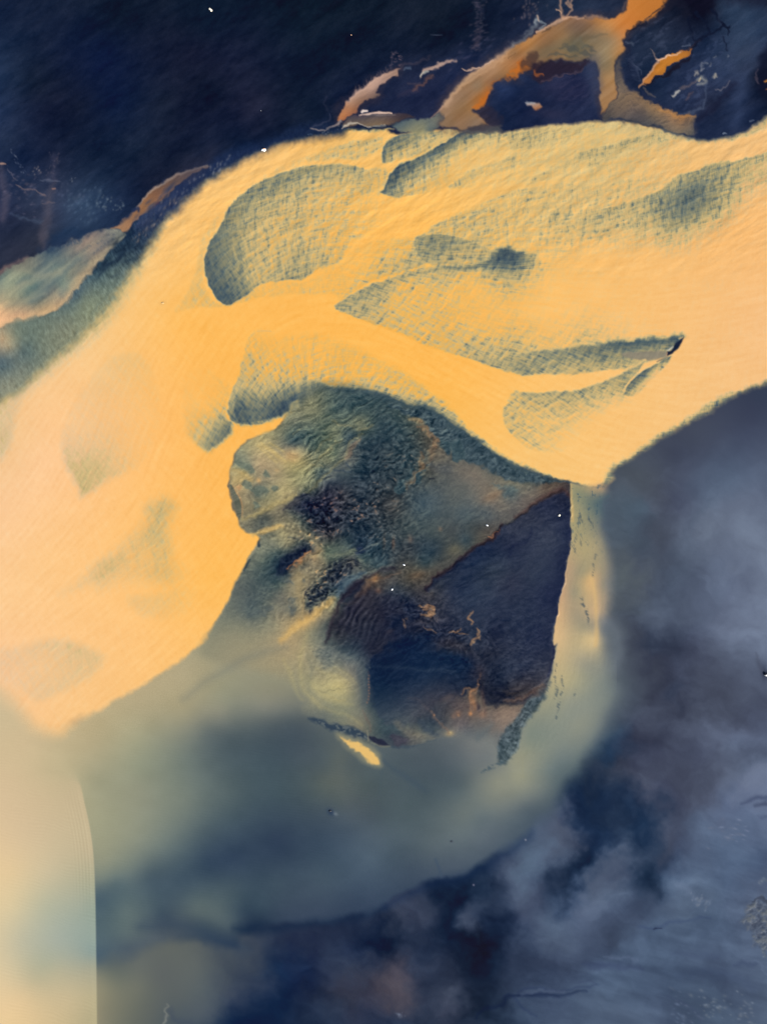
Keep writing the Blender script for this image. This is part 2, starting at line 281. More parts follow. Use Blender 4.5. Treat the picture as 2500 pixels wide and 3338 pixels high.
# plume border dips into clear dark water
line("R7: 600,690,6 760,680,12 860,705,22 930,735,26 1000,760,24 1060,772,10", (44, 62, 86), 34, .45, (8, 0, 10))
line("R7: 1020,690,5 1080,690,14 1180,692,15 1300,672,8 1500,650,6 1657,608,5", (16, 36, 64), 24, .6, (6, 0, 8))
line("R8: 0,600,8 200,515,10 330,478,12 440,440,12 520,385,10 640,290,6", (18, 40, 76), 26, .45, (8, 0, 10))
line("N8: 540,690,2 640,770,6 740,830,8 800,880,4", (64, 80, 94), 14, .55, (5, 0, 0))
line("N8: 545,740,2 540,800,3 530,900,2", (72, 88, 96), 8, .4)
line("R8: 225,400,3 240,440,3 250,475,2", (60, 78, 100), 8, .6)
blob("R7: 1430,192,14,9,30,40,58,84,.8 1450,200,8,6,20,140,150,155,.5 R8: 293,321,4,3,0,40,50,70,.8")  # dark boulder spots, one with a pale highlight painted in
line("R3: 1290,640,30 1380,580,30 1440,580,34 1550,600,34 N5: 0,90,44 155,110,44 280,150,40 392,215,40 542,340,40 692,440,40 890,570,36 1010,640,32 1110,680,24 1300,730,16 1450,755,10", (66, 84, 92), 16, .95)
line("R3: 480,150,30 340,310,40 200,430,40 80,520,40 0,570,50 -200,680,60", (78, 100, 106), 20, .95)

# ---------------------------------------------------------------- the yellow river
RIVER = "F: -260,1010 -120,905 0,842 60,795 120,745 200,680 250,612 280,560 330,500 370,450 410,412 470,368 520,342 575,315 650,295 740,281 845,279 R2: 15,568 60,580 150,572 240,562 345,563 500,568 600,556 700,543 850,527 1000,524 1100,534 1200,558 1290,588 1400,603 1480,595 1560,568 1620,528 1657,500 1800,430 2100,330 R4: 2100,300 1900,440 1657,538 1600,560 1500,606 1420,657 1340,702 1250,752 1180,790 1120,835 1060,878 1000,912 985,935 990,952 950,985 880,992 830,978 800,967 720,950 600,905 500,855 430,810 380,775 330,735 270,690 200,650 100,628 0,590 R3: 1550,588 1440,572 1380,570 1330,592 1290,625 1310,662 1300,672 1230,700 1200,735 1150,765 1080,785 1030,830 1008,870 1000,905 992,950 988,985 1000,1040 1015,1090 R5: 1030,10 1045,50 1075,75 1118,80 1135,98 1115,120 1090,160 1060,220 1040,270 1000,340 960,410 930,465 890,535 840,580 780,625 720,670 640,720 570,760 500,800 430,845 370,870 310,908 265,945 200,935 140,905 80,840 40,800 0,760 -100,700 -350,640"
YEL = pt("""F: 0,1100,252,208,158 0,1300,254,210,154 0,950,244,204,150 100,900,252,206,150 250,900,254,201,134 400,700,255,195,104 700,700,255,193,98 480,450,250,200,122 600,330,247,200,126 700,300,244,196,118
1000,800,255,193,98 1300,500,250,201,126 1600,500,253,202,134 1650,700,253,206,148 1500,850,253,208,144 1300,1000,252,205,132 1150,1000,250,203,126 300,1350,255,203,132 450,1250,255,195,102 150,1550,250,204,142 0,1450,252,206,156
100,1200,254,207,146 300,1100,255,200,124 900,450,253,197,108 1000,300,236,198,128 1300,290,232,200,134 1600,290,246,204,142 330,560,250,204,132 200,750,250,208,146 100,1000,254,208,156 700,1000,254,194,100 520,1000,255,192,98 950,880,254,194,98""")  # pinkish glare on the west side is painted into these colours
RAMP = np.array([[0, 0, 0], [230 - 252, 192 - 198, 126 - 120], [204, 180, 124], [164, 156, 118], [118, 124, 110], [74, 90, 97], [40, 56, 76]], dtype=np.float32)
a_r, win_r, d_r = shape(RIVER, (60, 7), (3, 3, 0))
rsoft = rbf(pt('R5: 840,580,8 640,720,9 430,845,14 265,945,34 140,905,44 0,760,44 -300,650,44 1000,340,6 F: 0,842,10 330,500,7 740,281,5 1400,290,5 R4: 1500,606,13 1657,538,14 1250,752,13 1060,878,12 980,950,12 830,978,6 0,590,8 R3: 1000,905,5'), win_r)[..., 0]
a_r = smooth((d_r + rsoft) / (2 * rsoft))
wr = win_r; sr = S(wr)
yel = rbf(YEL, wr, k=6)
ye_ = smooth((XX[sr] - 1700) / 700)[..., None]; yel = yel - np.array([0, 5, 7], dtype=np.float32) - ye_ * np.array([6, 8, 9], dtype=np.float32)
yel = np.minimum(yel, 255)
D = np.zeros(XX.shape, dtype=np.float32); TX = np.ones(XX.shape, dtype=np.float32)   # shoal depth shade and its ripple strength
def shoal(text, dens, soft=(4, 5), warp=(3, 2, 0), mode='max', clip=None, gain=1.0):
    a, win, d = shape(text, soft, warp); s = S(win)
    if clip is not None: a = a * clip[s]
    v = np.clip(rbf(pt(dens), win)[..., 0] * gain, 0, 1.05) * a
    D[s] = np.maximum(D[s], v) if mode == 'max' else D[s] * (1 - a) + v
    return a, win
# left leaf and its apron
shoal("F: 487,660 460,632 443,592 440,560 452,520 480,480 500,440 540,405 590,380 640,362 690,355 740,355 780,362 822,375 845,400 850,430 800,470 760,510 740,560 690,578 655,605 620,607 560,614 530,640",
      "F: 460,600,.88 490,640,.92 455,560,.86 470,520,.8 500,450,.74 520,480,.6 600,395,.66 700,365,.62 780,380,.5 640,590,.6 560,590,.45 600,500,.36 680,450,.28 740,420,.2 790,440,.15 720,520,.3 800,470,.04 650,550,.5 850,410,.05 540,540,.5")
shoal("R3: 880,-30 885,30 880,100 920,180 965,212 860,216 755,232 800,160 840,80 850,0 R1: 860,1060 900,980 1000,875 1130,765 1260,700 1350,665 1500,615 1657,590 R2: 0,590 -10,640 R1: 1550,690 1400,695 1300,710 1100,790 1000,870 940,960 915,1050",
      "R3: 800,210,.17 880,200,.24 860,60,.2 R1: 880,1050,.18 1000,900,.14 1200,730,.14 1400,670,.22 1550,650,.34 1640,640,.36", (5, 8), mode='max')
shoal("Q: 108,554 180,502 260,484 340,487 420,432 500,388 560,366 640,356 660,385 690,432 610,462 545,478 485,512 438,546 430,526 300,524 200,535",
      "Q: 150,545,.2 300,507,.16 500,440,.12 600,400,.2 650,372,.26 560,470,.4 640,442,.5 450,505,.16 220,520,.16 690,432,.55", (5, 7))
shoal("Q: 560,160 575,215 560,240 640,250 600,300 520,350 430,430 380,440 300,300 430,200", "Q: 560,180,.3 500,220,.22 560,240,.05 640,250,.0 520,330,.18 420,410,.25 430,250,.3 330,320,.4", (8, 10))
# dark wedges below the stream mouths
shoal("R2: -8,680 -2,640 20,612 60,585 120,575 200,572 280,562 335,570 250,622 140,672 60,692 12,706 -6,702",
      "R2: 20,620,.85 0,680,.8 60,600,.8 120,590,.7 120,640,.5 200,600,.45 200,640,.3 270,575,.4 100,660,.4 40,690,.35 320,572,.3")
shoal("R2: 335,570 250,622 150,674 70,707 35,735 12,778 0,812 -10,838 60,852 160,838 300,800 420,720 530,650 545,640 530,615 470,555 400,560",
      "R2: 40,740,.98 15,800,.9 120,690,.92 250,640,.9 330,590,.85 420,575,.6 500,570,.5 520,600,.3 150,745,.6 260,680,.5 80,800,.6 190,800,.25 350,650,.22 450,640,.1 250,810,.1 100,842,.4 380,600,.6")
# north shore
shoal("R2: 345,563 500,568 700,543 850,527 1000,524 1100,534 1200,558 1290,588 1400,603 1480,595 1560,568 1620,528 1657,500 1657,560 1560,600 1450,625 1330,620 1200,610 1050,600 900,600 760,640 640,650 550,650 520,600",
      "R2: 400,570,.6 560,580,.5 640,600,.46 580,630,.4 720,560,.36 720,620,.25 860,545,.32 900,580,.12 1020,540,.3 1020,580,.06 1150,555,.32 1150,590,.22 1280,595,.4 1280,615,.3 1400,610,.42 1480,605,.4 1560,580,.42 1640,530,.45 1640,555,.2 1450,622,.1", (3, 14))
shoal("R2: 275,808 300,785 350,745 420,715 520,682 560,668 700,655 690,690 620,760 460,800 320,818", "R2: 300,790,.42 400,725,.36 520,690,.34 560,690,.3 420,770,.12 560,760,.03 680,670,.12 330,805,.3", (4, 10))
shoal("R2: 605,805 640,765 720,725 800,690 850,655 900,638 1000,610 1100,585 1160,575 1260,605 1230,640 1050,680 850,730 700,785 620,812", "R2: 640,780,.4 720,735,.32 800,695,.4 870,665,.58 900,650,.5 1000,625,.5 1100,600,.55 1200,605,.35 950,670,.4 1000,670,.2 1150,640,.15 860,710,.12 750,760,.1 700,790,.06", (4, 14))
shoal("R2: 780,720 860,670 960,655 1100,640 1250,660 1100,740 900,740", "R2: 860,690,.25 900,705,.35 960,680,.25 1100,690,.06 1240,660,.0 900,735,.2", (6, 20))
shoal("R2: 700,790 860,740 1060,720 1240,760 1200,800 1060,850 900,860 760,850", "R2: 720,800,.18 900,770,.1 1060,740,.06 1200,780,.2 1050,840,.2 850,840,.28 760,830,.25", (5, 26))
shoal("Q: 955,217 1080,217 1250,192 1382,184 1392,205 1280,255 1100,305 900,345 720,340 703,326 820,272", "Q: 960,225,.3 1080,230,.22 1250,205,.26 1380,192,.2 1280,240,.2 1100,280,.3 900,310,.3 720,330,.42 820,290,.32", (4, 12))
# long shoal reaching to the right edge
shoal("R2: 2000,560 1800,625 1657,655 1550,687 1450,702 1390,712 1360,732 1290,747 1250,762 1230,792 1180,822 1100,852 1000,886 880,912 800,920 680,880 605,812 500,862 400,897 300,937 230,967 205,992 140,1027 130,1060 200,1130 500,1180 900,1150 1300,1120 1657,1000 2000,900",
      "R2: 1300,780,.66 1280,760,.5 1320,860,.88 1400,800,.72 1390,730,.62 1500,730,.58 1600,690,.5 1650,670,.5 1450,900,.5 1270,950,.7 1130,930,.54 1100,870,.5 900,960,.5 880,925,.42 700,950,.34 650,850,.26 450,900,.3 240,975,.4 300,960,.3 500,980,.28 1200,1010,.4 1600,850,.12 1550,950,.02 1400,1040,.06 1150,1080,.06 900,1070,.1 700,1060,.22 600,1114,.1 400,1060,.4 1657,780,.2 1500,820,.5 800,1010,.34 400,1114,.2")
shoal("F: 898,510 930,504 985,510 1035,527 1070,545 1110,545 1110,575 1060,570 1000,572 940,574 905,558 896,532", "F: 905,520,.66 960,530,.66 1020,545,.5 1065,548,.45 1100,558,.9 1000,565,.42 930,565,.6", (4, 5))
blob("F: 1085,556,26,12,5,40,60,84,.0")
# the long middle shoal with the dark point
a7, w7 = shoal("F: 727,666 745,645 790,620 850,597 920,577 1000,572 1060,560 1120,545 1200,570 1400,600 1657,620 1657,720 1480,732 R4: 1293,348 1270,395 1230,425 1180,442 1060,478 950,486 830,502 700,508 620,512 550,497 500,480 430,456 350,431 270,410 200,386 130,356 60,322 0,303",
      "R4: 500,460,.5 600,490,.4 700,440,.35 850,420,.25 950,390,.15 1100,370,.1 1250,360,.05 1285,352,.0 F: 1480,732,0 1657,720,0 1657,620,0 1400,620,0 R4: 400,420,.5 300,385,.36 150,330,.28 50,150,.26 10,130,.5 100,90,.36 200,62,.44 300,40,.6 450,22,.8 570,5,.95 640,15,.5 720,50,.12 400,80,.2 300,200,.2 600,200,.08 900,200,.04 700,330,.12 600,390,.45 900,340,.25 1200,325,.04 1000,440,.3 850,480,.35 1050,470,.2 1150,450,.2 1400,100,.03 1600,200,0 1290,320,.0 100,230,.28 60,300,.3 1210,420,.2 450,300,.14", (4, 5))
M7 = np.zeros_like(D); M7[S(w7)] = a7
shoal("R4: 1294,347 1200,350 1050,357 900,378 750,398 600,415 480,435 400,440 500,478 550,497 620,511 700,507 830,501 950,486 1060,476 1110,448 1210,428 1235,420 1270,390", "R4: 480,455,.5 560,480,.6 640,450,.6 620,500,.66 750,430,.7 800,490,.5 900,400,.78 950,440,.66 1000,470,.45 1050,380,.88 1150,365,.92 1285,352,1.0 1200,420,.5 1100,440,.55 700,480,.62 850,460,.55", (20, 8), (6, 4, 0), clip=M7)
shoal("Q: 1015,440 960,405 900,395 870,410 850,430 760,443 650,462 560,490 700,465 800,452 900,445", "Q: 1010,438,.4 930,415,.95 880,420,.9 800,445,.75 650,465,.62 570,485,.5", (26, 14), (8, 4, 0))
shoal("R4: 1228,428 1180,455 1100,500 1060,540 1040,580 1035,600 1100,594 1135,550 1200,490 1245,430", "R4: 1220,440,.95 1130,500,.85 1060,550,.85 1040,590,.7 1100,580,.15 1150,530,.2 1220,470,.1 1120,540,.5", (3, 5))
shoal("R4: 562,577 530,630 511,672 515,702 540,750 580,790 640,830 800,840 1000,760 1100,640 1040,600 1060,540 1130,450 1060,480 980,520 900,550 820,570 720,580 640,585",
      "R4: 560,600,.36 530,660,.45 620,600,.5 800,600,.52 900,570,.55 1000,530,.6 700,680,.28 900,680,.12 650,780,.26 560,740,.32 800,750,.1 1000,650,.02 1060,490,.65 620,680,.28 1080,640,0 800,830,0", (4, 6))
# shoals above the island
shoal("R3: 1085,330 1050,430 1030,500 1000,580 985,640 990,680 1010,712 1080,727 1130,722 1170,702 1210,682 1270,665 1320,640 1440,580 1657,620 1657,430 1450,360 1300,340 1150,300",
      "R3: 1000,660,.72 1040,700,.82 1010,600,.55 1040,520,.42 1090,400,.22 1150,450,.26 1250,500,.24 1350,480,.14 1150,640,.68 1250,600,.7 1400,545,.2 1500,550,.3 1600,570,.5 1650,500,.1 1200,690,.5 1300,400,.08 1100,560,.42 1330,560,.5 1150,320,.04 1400,390,.04 1600,430,0 1450,570,.5", (4, 5))
shoal("R3: 785,640 795,720 810,770 850,815 905,842 940,822 1000,765 1010,715 985,680 990,620 1000,560 900,480 800,500", "R3: 800,700,.1 830,770,.2 870,820,.38 920,825,.5 985,750,.55 800,620,.06 900,650,.08 850,500,.02 990,690,.4 950,620,.1", (7, 16), gain=1.50)
shoal("R3: 280,690 262,860 300,960 330,1010 345,1050 420,1010 620,900 700,700 650,450 520,400 400,480", "R3: 275,860,.16 310,960,.26 350,1010,.28 420,920,.24 350,760,.1 300,700,.06 500,800,.1 480,470,.08 640,600,.04 600,850,.05 420,980,.2 560,460,.08", (10, 26), (5, 3, 8), gain=1.60)
shoal("R3: 640,1090 700,1040 760,1080 740,1150 R5: 760,170 800,210 860,240 830,290 760,312 640,300 540,320 440,340 400,300 330,312 250,338 300,300 420,225 540,120 640,30", "R5: 700,40,.4 690,100,.36 600,110,.34 500,165,.4 400,240,.4 320,305,.22 700,250,.26 740,180,.28 600,230,.2 500,290,.12 820,260,.06 640,180,.2 560,160,.22 560,300,.1 470,320,.12", (34, 44), (6, 3, 8), gain=1.0)
shoal("R5: 560,350 700,330 860,260 880,330 800,430 680,450 580,420", "R5: 600,380,.12 700,400,.12 800,380,.06 860,290,.0 720,440,.06", (20, 24), gain=1.40)
shoal("R5: -200,560 50,568 200,538 350,556 450,612 400,690 330,740 240,780 160,800 60,740 -100,640", "R5: 60,590,.12 200,560,.16 330,570,.2 420,620,.2 350,660,.16 220,770,.15 200,650,.1 100,680,.1 -100,600,.1", (22, 24), gain=1.30)
shoal("J: 95,105 110,60 150,20 260,30 330,55 420,60 480,85 560,130 480,140 380,110 250,100 230,125 160,150 110,150", "J: 110,110,.9 120,70,.6 180,60,.45 250,80,.9 300,70,.95 380,75,1.0 460,90,1.0 540,130,1.0 200,110,.92 150,140,.85 260,40,.35 180,30,.2 400,60,.75", (8, 16))
shoal("J: 98,110 125,30 170,-40 300,-60 450,0 560,80 600,150 480,110 350,80 200,100", "J: 110,90,.3 130,30,.26 200,-20,.14 300,-30,.14 430,10,.16 540,80,.3 300,50,.34 200,60,.34 580,130,.34", (10, 22), (5, 3, 6))
shoal("R2: 300,815 420,730 540,660 760,610 1000,590 1250,620 1330,680 1250,755 1050,850 800,890 600,815 450,830", "R2: 320,800,.06 450,740,.12 560,680,.16 800,640,.13 1000,620,.16 1250,640,.1 1200,740,.08 1000,830,.16 800,850,.18 650,790,.08", (12, 30), (6, 3, 8))
# left edge of the river
shoal("R3: -300,480 -100,400 0,560 60,540 150,480 220,430 330,360 200,480 100,640 60,800 20,880 -60,960 -300,1000", "R3: -100,700,.3 20,700,.22 20,800,.3 60,620,.22 10,900,.12 100,560,.22 200,450,.25 300,370,.2 -150,500,.4 0,580,.4", (10, 24))
EDGE = np.zeros_like(D)
# soft green margins of the river: shallow water over dark sand
def margin(text, amount, soft=4):
    """x,y,width along a bank: shallow water that clears towards it"""
    p = spline(pt(text), False); win = window(p, p[:, 2].max() + 30); s = S(win)
    d = -dist(p[:, :2], False, win, 1, (4, 3, 0), np.zeros(len(p)))
    q = dist(p[:, :2], False, win, 1, (4, 3, 0), p[:, 2]) + d
    D[s] = np.maximum(D[s], amount * (1 - smooth(d / np.maximum(q, 4))) * (0.9 + .04 * HATCH[s]))
margin("F: -260,1010,110 -120,905,110 0,842,95 60,795,95 120,745,95 200,680,90 250,612,85 280,560,80 330,500,46 370,450,32 410,412,28 470,368,24 520,342,18 575,315,16 650,295,15 740,281,13 845,279,10", .66)
margin("R4: 1657,538,16 1500,606,30 1340,702,30 1180,790,26 1060,878,24 1000,912,24 985,935,26 950,985,12 880,992,10 830,978,9 720,950,12 600,905,16 500,855,16 430,810,20 330,735,24 270,690,44 200,650,60 100,628,60 0,590,60 R3: 1550,588,50 1440,572,30 1350,580,24", .72)

Dm = D[sr]
calm = smooth((XX[sr] - 200) / 700) * .5 + .5
hk = HATCH[sr] * .8 + .45 * PATCH[sr]
hk = np.where(hk > 0, hk * 1.25, hk * .8)                      # darker bed shows in short dashes between the ripples
wgt = np.clip(Dm * 4, 0, 1) * np.clip(1.3 - Dm, .25, 1)
De = np.clip(np.power(np.clip(Dm, 0, 1), 1.15) * .88 + hk * .125 * wgt * calm * (.45 + .55 * smooth((XX[sr] - 550) / 300)) + .012 * HATCH[sr], 0, 1)
pos = De * 6; i0 = np.clip(pos.astype(int), 0, 5); fr = (pos - i0)[..., None]
rp = RAMP.copy(); stack = []
def rampcol(i):
    r = np.broadcast_to(rp[i], yel.shape).copy() if False else rp[i]
    return np.where((i < 1)[..., None], yel, np.where((i == 1)[..., None], yel + rp[1], r))
rc = rampcol(i0) * (1 - fr) + rampcol(i0 + 1) * fr
rc += (GRAIN[sr] * 1.1 + HATCH[sr] * 1.2 + ALONG2[sr] * .9 + fbm(XX[sr] / 70, YY[sr] / 50, 29, 4) * 2.2)[..., None] * np.array([.7, 1, 1.15], dtype=np.float32)
put(a_r, wr, rc)
H[sr] += a_r * (HATCH[sr] * .04 * np.clip(Dm * 3, .05, 1.3) - .12 * De)
RIVMASK = np.zeros_like(D); RIVMASK[sr] = a_r

# ---------------------------------------------------------------- textures of the island
IX, IY = rot(XX + 10 * WX, YY + 10 * WY, -18)
LUMP = fbm(IX / 9.5, IY / 7, 93, 2, .5)                        # hummocks of wet sand
LUMP = np.clip(LUMP * 1.1 + .35 * vn(IX / 30, IY / 22, 97), -1.1, 1.2)
JX, JY = rot(XX + 14 * WX + 20 * WXl, YY + 14 * WY + 20 * WYl, -26)
STREAK = .16 * _r[0] + fbm(JX / 24, JY / 6.5, 101, 3, .6) * 1.1
RIDGE = np.sin(rot(XX + 9 * WX + 22 * WXl, YY + 9 * WY + 22 * WYl, 33)[0] / 21 * 6.283) * (.55 + .45 * vn(XX / 40, YY / 40, 115)) + .3 * fbm(XX / 20, YY / 20, 107, 2)
BR = fbm(XX / 34, YY / 30, 111, 3)

ISL = "N4: 700,75 640,160 560,260 400,330 280,390 200,480 170,560 150,620 135,700 140,800 170,930 215,1080 N6: 225,40 270,90 350,110 400,150 390,230 300,350 235,470 175,590 100,760 10,900 -150,1250 N8: 20,260 50,400 100,440 200,500 300,540 450,590 600,615 720,615 820,590 880,565 960,560 1060,580 1200,600 1250,650 1340,560 1400,460 1500,330 1545,230 1570,100 1590,-10 N7: 1392,1105 1405,950 1432,750 1462,600 1502,420 1537,270 1552,100 1537,0 N5: 1533,900 1537,760 1450,732 1300,700 1110,640 1010,600 890,530 790,468 692,398 632,348 542,298 462,246 392,176 280,116 155,72 0,40 R3: 1555,570 1440,555 1380,554 1325,580 1290,630"
ISC = """N5: 450,230,60,78,84 700,410,60,78,84 1000,600,60,78,84 1200,685,66,80,84 150,80,72,86,88 300,130,66,82,86 R3: 1440,560,85,96,90
N4: 200,560,130,135,112 300,420,165,155,112 450,430,185,165,112 600,470,150,140,110 350,600,160,145,112 560,680,165,148,110 300,620,120,128,108 250,700,190,165,105 200,830,170,150,108 300,900,140,128,98 300,1000,135,125,95 400,850,100,108,98 450,950,150,140,100 600,900,165,150,105 680,850,165,150,105 700,560,185,165,105 700,500,185,155,105 800,600,165,155,105 700,680,150,142,100 600,300,120,122,98 750,200,110,115,98 700,400,80,92,92 850,400,85,98,92 900,480,100,108,92 1000,250,95,105,90 1100,300,110,115,92 1200,320,70,85,90 1300,240,110,112,90 900,100,120,122,95 1100,100,80,95,92 1300,100,78,92,90 1500,200,65,80,85 1600,100,72,85,85 1400,350,60,75,82 1550,500,62,72,78 1300,600,50,66,76 1100,500,95,105,90 1000,560,120,122,95 950,650,80,92,90 1100,680,80,88,92 1200,520,105,102,95 900,760,100,105,90 1000,720,75,82,88 800,820,110,112,92 800,900,45,50,66 900,900,42,45,62 1000,850,50,48,64 1150,900,60,56,64 1300,900,52,60,72 1500,850,62,66,72 1600,950,72,68,68 1000,1050,34,40,58 850,1050,38,46,62 700,980,60,60,68 600,1000,120,112,92 700,1060,110,108,92 450,1080,90,90,84
N5: 50,250,68,82,84 150,300,78,82,78 100,150,95,98,88 250,200,110,100,82 200,380,82,80,74 300,400,105,90,76 350,500,112,100,86 400,620,95,92,88 200,500,72,78,78 100,600,60,74,80 250,620,100,92,80 400,750,95,95,92 550,620,112,104,94 700,650,118,108,96 600,800,105,104,98 800,720,115,108,96 300,900,82,92,98 200,950,76,90,98 500,900,96,98,95 600,1050,86,96,100 800,1050,88,92,95 800,880,122,110,96 950,950,115,108,98 900,860,120,110,96 1100,900,112,104,96 1000,1050,100,92,88 1200,820,110,102,92 1000,740,125,118,98 1100,760,120,116,98 1300,780,112,92,78 1450,770,98,76,66 1500,830,78,62,64 1000,830,84,98,100
N6: 100,850,115,120,105 300,600,92,98,95 250,750,95,102,98 400,450,85,95,92 450,350,95,105,96 450,200,125,128,108 550,180,130,130,106 650,200,138,132,102 600,80,150,140,102 700,90,142,134,102 850,130,110,108,95 900,220,115,108,95 550,300,75,88,88 650,330,40,52,68 750,300,30,36,54 850,250,40,46,62 650,450,36,48,66 600,550,85,95,90 700,500,125,118,98 780,480,140,128,98 780,560,148,134,100 900,300,150,130,98 850,400,125,116,95 950,350,135,124,96 950,480,110,105,90 1100,420,70,70,74 1050,500,68,68,74 1200,400,72,70,74 1250,360,85,76,74 1000,620,70,74,78 900,700,82,82,82 950,660,68,72,78 850,760,62,72,80 1100,280,95,105,92 1200,250,85,95,92 1000,280,100,110,92 1050,140,70,64,66 900,80,62,62,68 1100,100,58,60,68 1300,130,40,56,72 1400,220,52,68,80 1300,260,36,50,68 1300,330,90,100,95 1450,330,55,72,82 1500,420,80,92,96 1250,550,72,88,98 1150,600,62,80,96 1100,680,95,104,98 1200,680,65,75,82 1000,760,148,138,104 1080,780,130,126,102 900,840,180,152,102 800,900,200,162,100 700,960,182,156,105 650,1050,176,152,108 750,1050,165,146,106 850,980,150,140,106 950,900,125,120,100 600,850,140,130,104 700,800,112,112,98 550,750,115,115,100 450,850,112,116,102 350,830,92,102,100 250,950,130,130,108 400,1000,140,136,110 550,950,148,140,110 150,1050,145,140,112 780,740,150,135,100 600,680,112,110,98
1200,800,42,38,54 1300,700,62,52,58 1400,550,92,74,64 1500,480,88,76,70 1600,450,84,76,74 1600,600,70,72,80 1450,650,85,74,72 1550,750,42,48,70 1350,850,62,58,66 1200,900,60,56,64 1100,900,52,48,58 1500,850,42,40,56 1600,950,26,36,66 1600,1050,20,34,68 1400,1000,42,50,68 1250,1050,48,54,68 1080,1040,70,68,72 1000,1050,95,100,95 1300,600,40,44,60 1250,640,34,42,58
N7: 100,100,80,86,86 300,100,78,84,84 500,80,82,82,82 650,50,84,84,82 800,80,98,84,76 600,180,70,82,88 250,200,58,70,80 350,260,60,70,78 250,380,66,78,82 100,220,62,66,72 450,300,92,86,78 550,230,92,88,80 700,200,88,80,72 300,420,90,82,74 150,450,100,86,72 50,520,88,78,70 200,520,95,80,70 60,380,82,76,72 100,750,38,44,66 50,850,40,46,66 150,900,50,52,70 250,900,60,58,70 350,950,48,50,70 100,1000,18,34,64 250,1050,20,38,68 400,1050,30,38,62 700,850,46,54,78 700,1000,46,54,76 1000,950,40,48,74 600,600,40,50,76
N8: 480,50,38,44,66 600,100,32,44,68 700,50,26,40,70 700,150,34,48,74 850,80,32,48,76 1000,100,30,46,76 1050,180,34,46,74 950,50,26,38,60 1200,50,42,46,66 1350,50,48,54,78 1400,150,44,50,74 1500,50,42,48,74 1500,150,60,62,80 1300,150,44,52,76 1250,250,26,34,56 1200,200,28,36,58 1400,250,66,58,66 1300,300,60,52,56 900,180,40,56,80 700,220,42,56,80 550,200,26,44,72 530,300,18,36,66 600,300,36,52,78 600,400,52,64,84 700,300,50,60,80 800,250,50,58,78 900,250,62,60,74 1000,220,48,52,70 800,400,74,72,82 900,350,70,68,78 700,400,64,66,80 1000,350,82,74,78 950,430,90,80,80 900,480,80,80,86 1000,480,110,100,100 1150,450,110,102,98 1250,430,134,114,100 1300,400,135,115,100 1200,500,118,108,100 1100,330,110,92,80 1100,450,110,98,92 650,500,78,88,92 550,500,70,84,90 750,540,104,100,92 700,560,96,92,92 640,580,60,62,76 800,550,104,106,100 820,480,62,72,84 950,540,120,116,106 1050,540,98,102,106 1150,530,108,108,106 1250,530,112,110,108
100,50,160,148,112 60,200,150,144,112 150,250,172,162,116 250,230,186,172,118 300,250,192,176,118 200,180,150,142,110 300,330,158,152,112 150,350,140,138,112 350,180,128,124,108 400,130,100,104,104 250,100,120,124,112 200,60,115,120,112 350,80,90,98,102 420,220,90,96,98 430,320,92,98,98 400,400,120,122,106 300,400,130,132,108 200,420,110,116,106 450,450,110,110,98 400,480,125,122,102"""
a_i, wi, di = shape(ISL, (7, 7), (4, 2, 0)); si = S(wi)
# the foot of the island dissolves into the plume
dis = rbf(pt("N8: -50,200,1 100,150,.2 50,430,.9 300,560,.9 500,620,.4 800,610,.5 1000,590,.9 1150,590,1 1300,620,.5 1500,330,.2 N6: -100,1100,1 300,1000,.5 100,760,.1 200,500,0 N4: 200,600,0 600,300,0 N5: 800,600,0 1500,800,0 N7: 1400,800,0 700,500,0 N8: 700,300,0"), wi)[..., 0]
nsoft = rbf(pt('R3: 1290,640,24 1380,575,30 1450,575,34 1560,590,30 1240,690,8 1100,780,7 N5: 155,90,20 392,190,12 632,360,9 1010,610,7 1300,710,6 N6: 300,350,7 N8: 300,540,7 N7: 1450,600,6'), wi)[..., 0]
a_i = smooth((di + nsoft) / (2 * nsoft)) * (1 - dis) + smooth((di + 10) / 55) * dis
isl = deepen(calm_col(rbf(pt(ISC), wi, k=4, smoothk=.0015), .86), (.84, .92, .95), 80, 115)
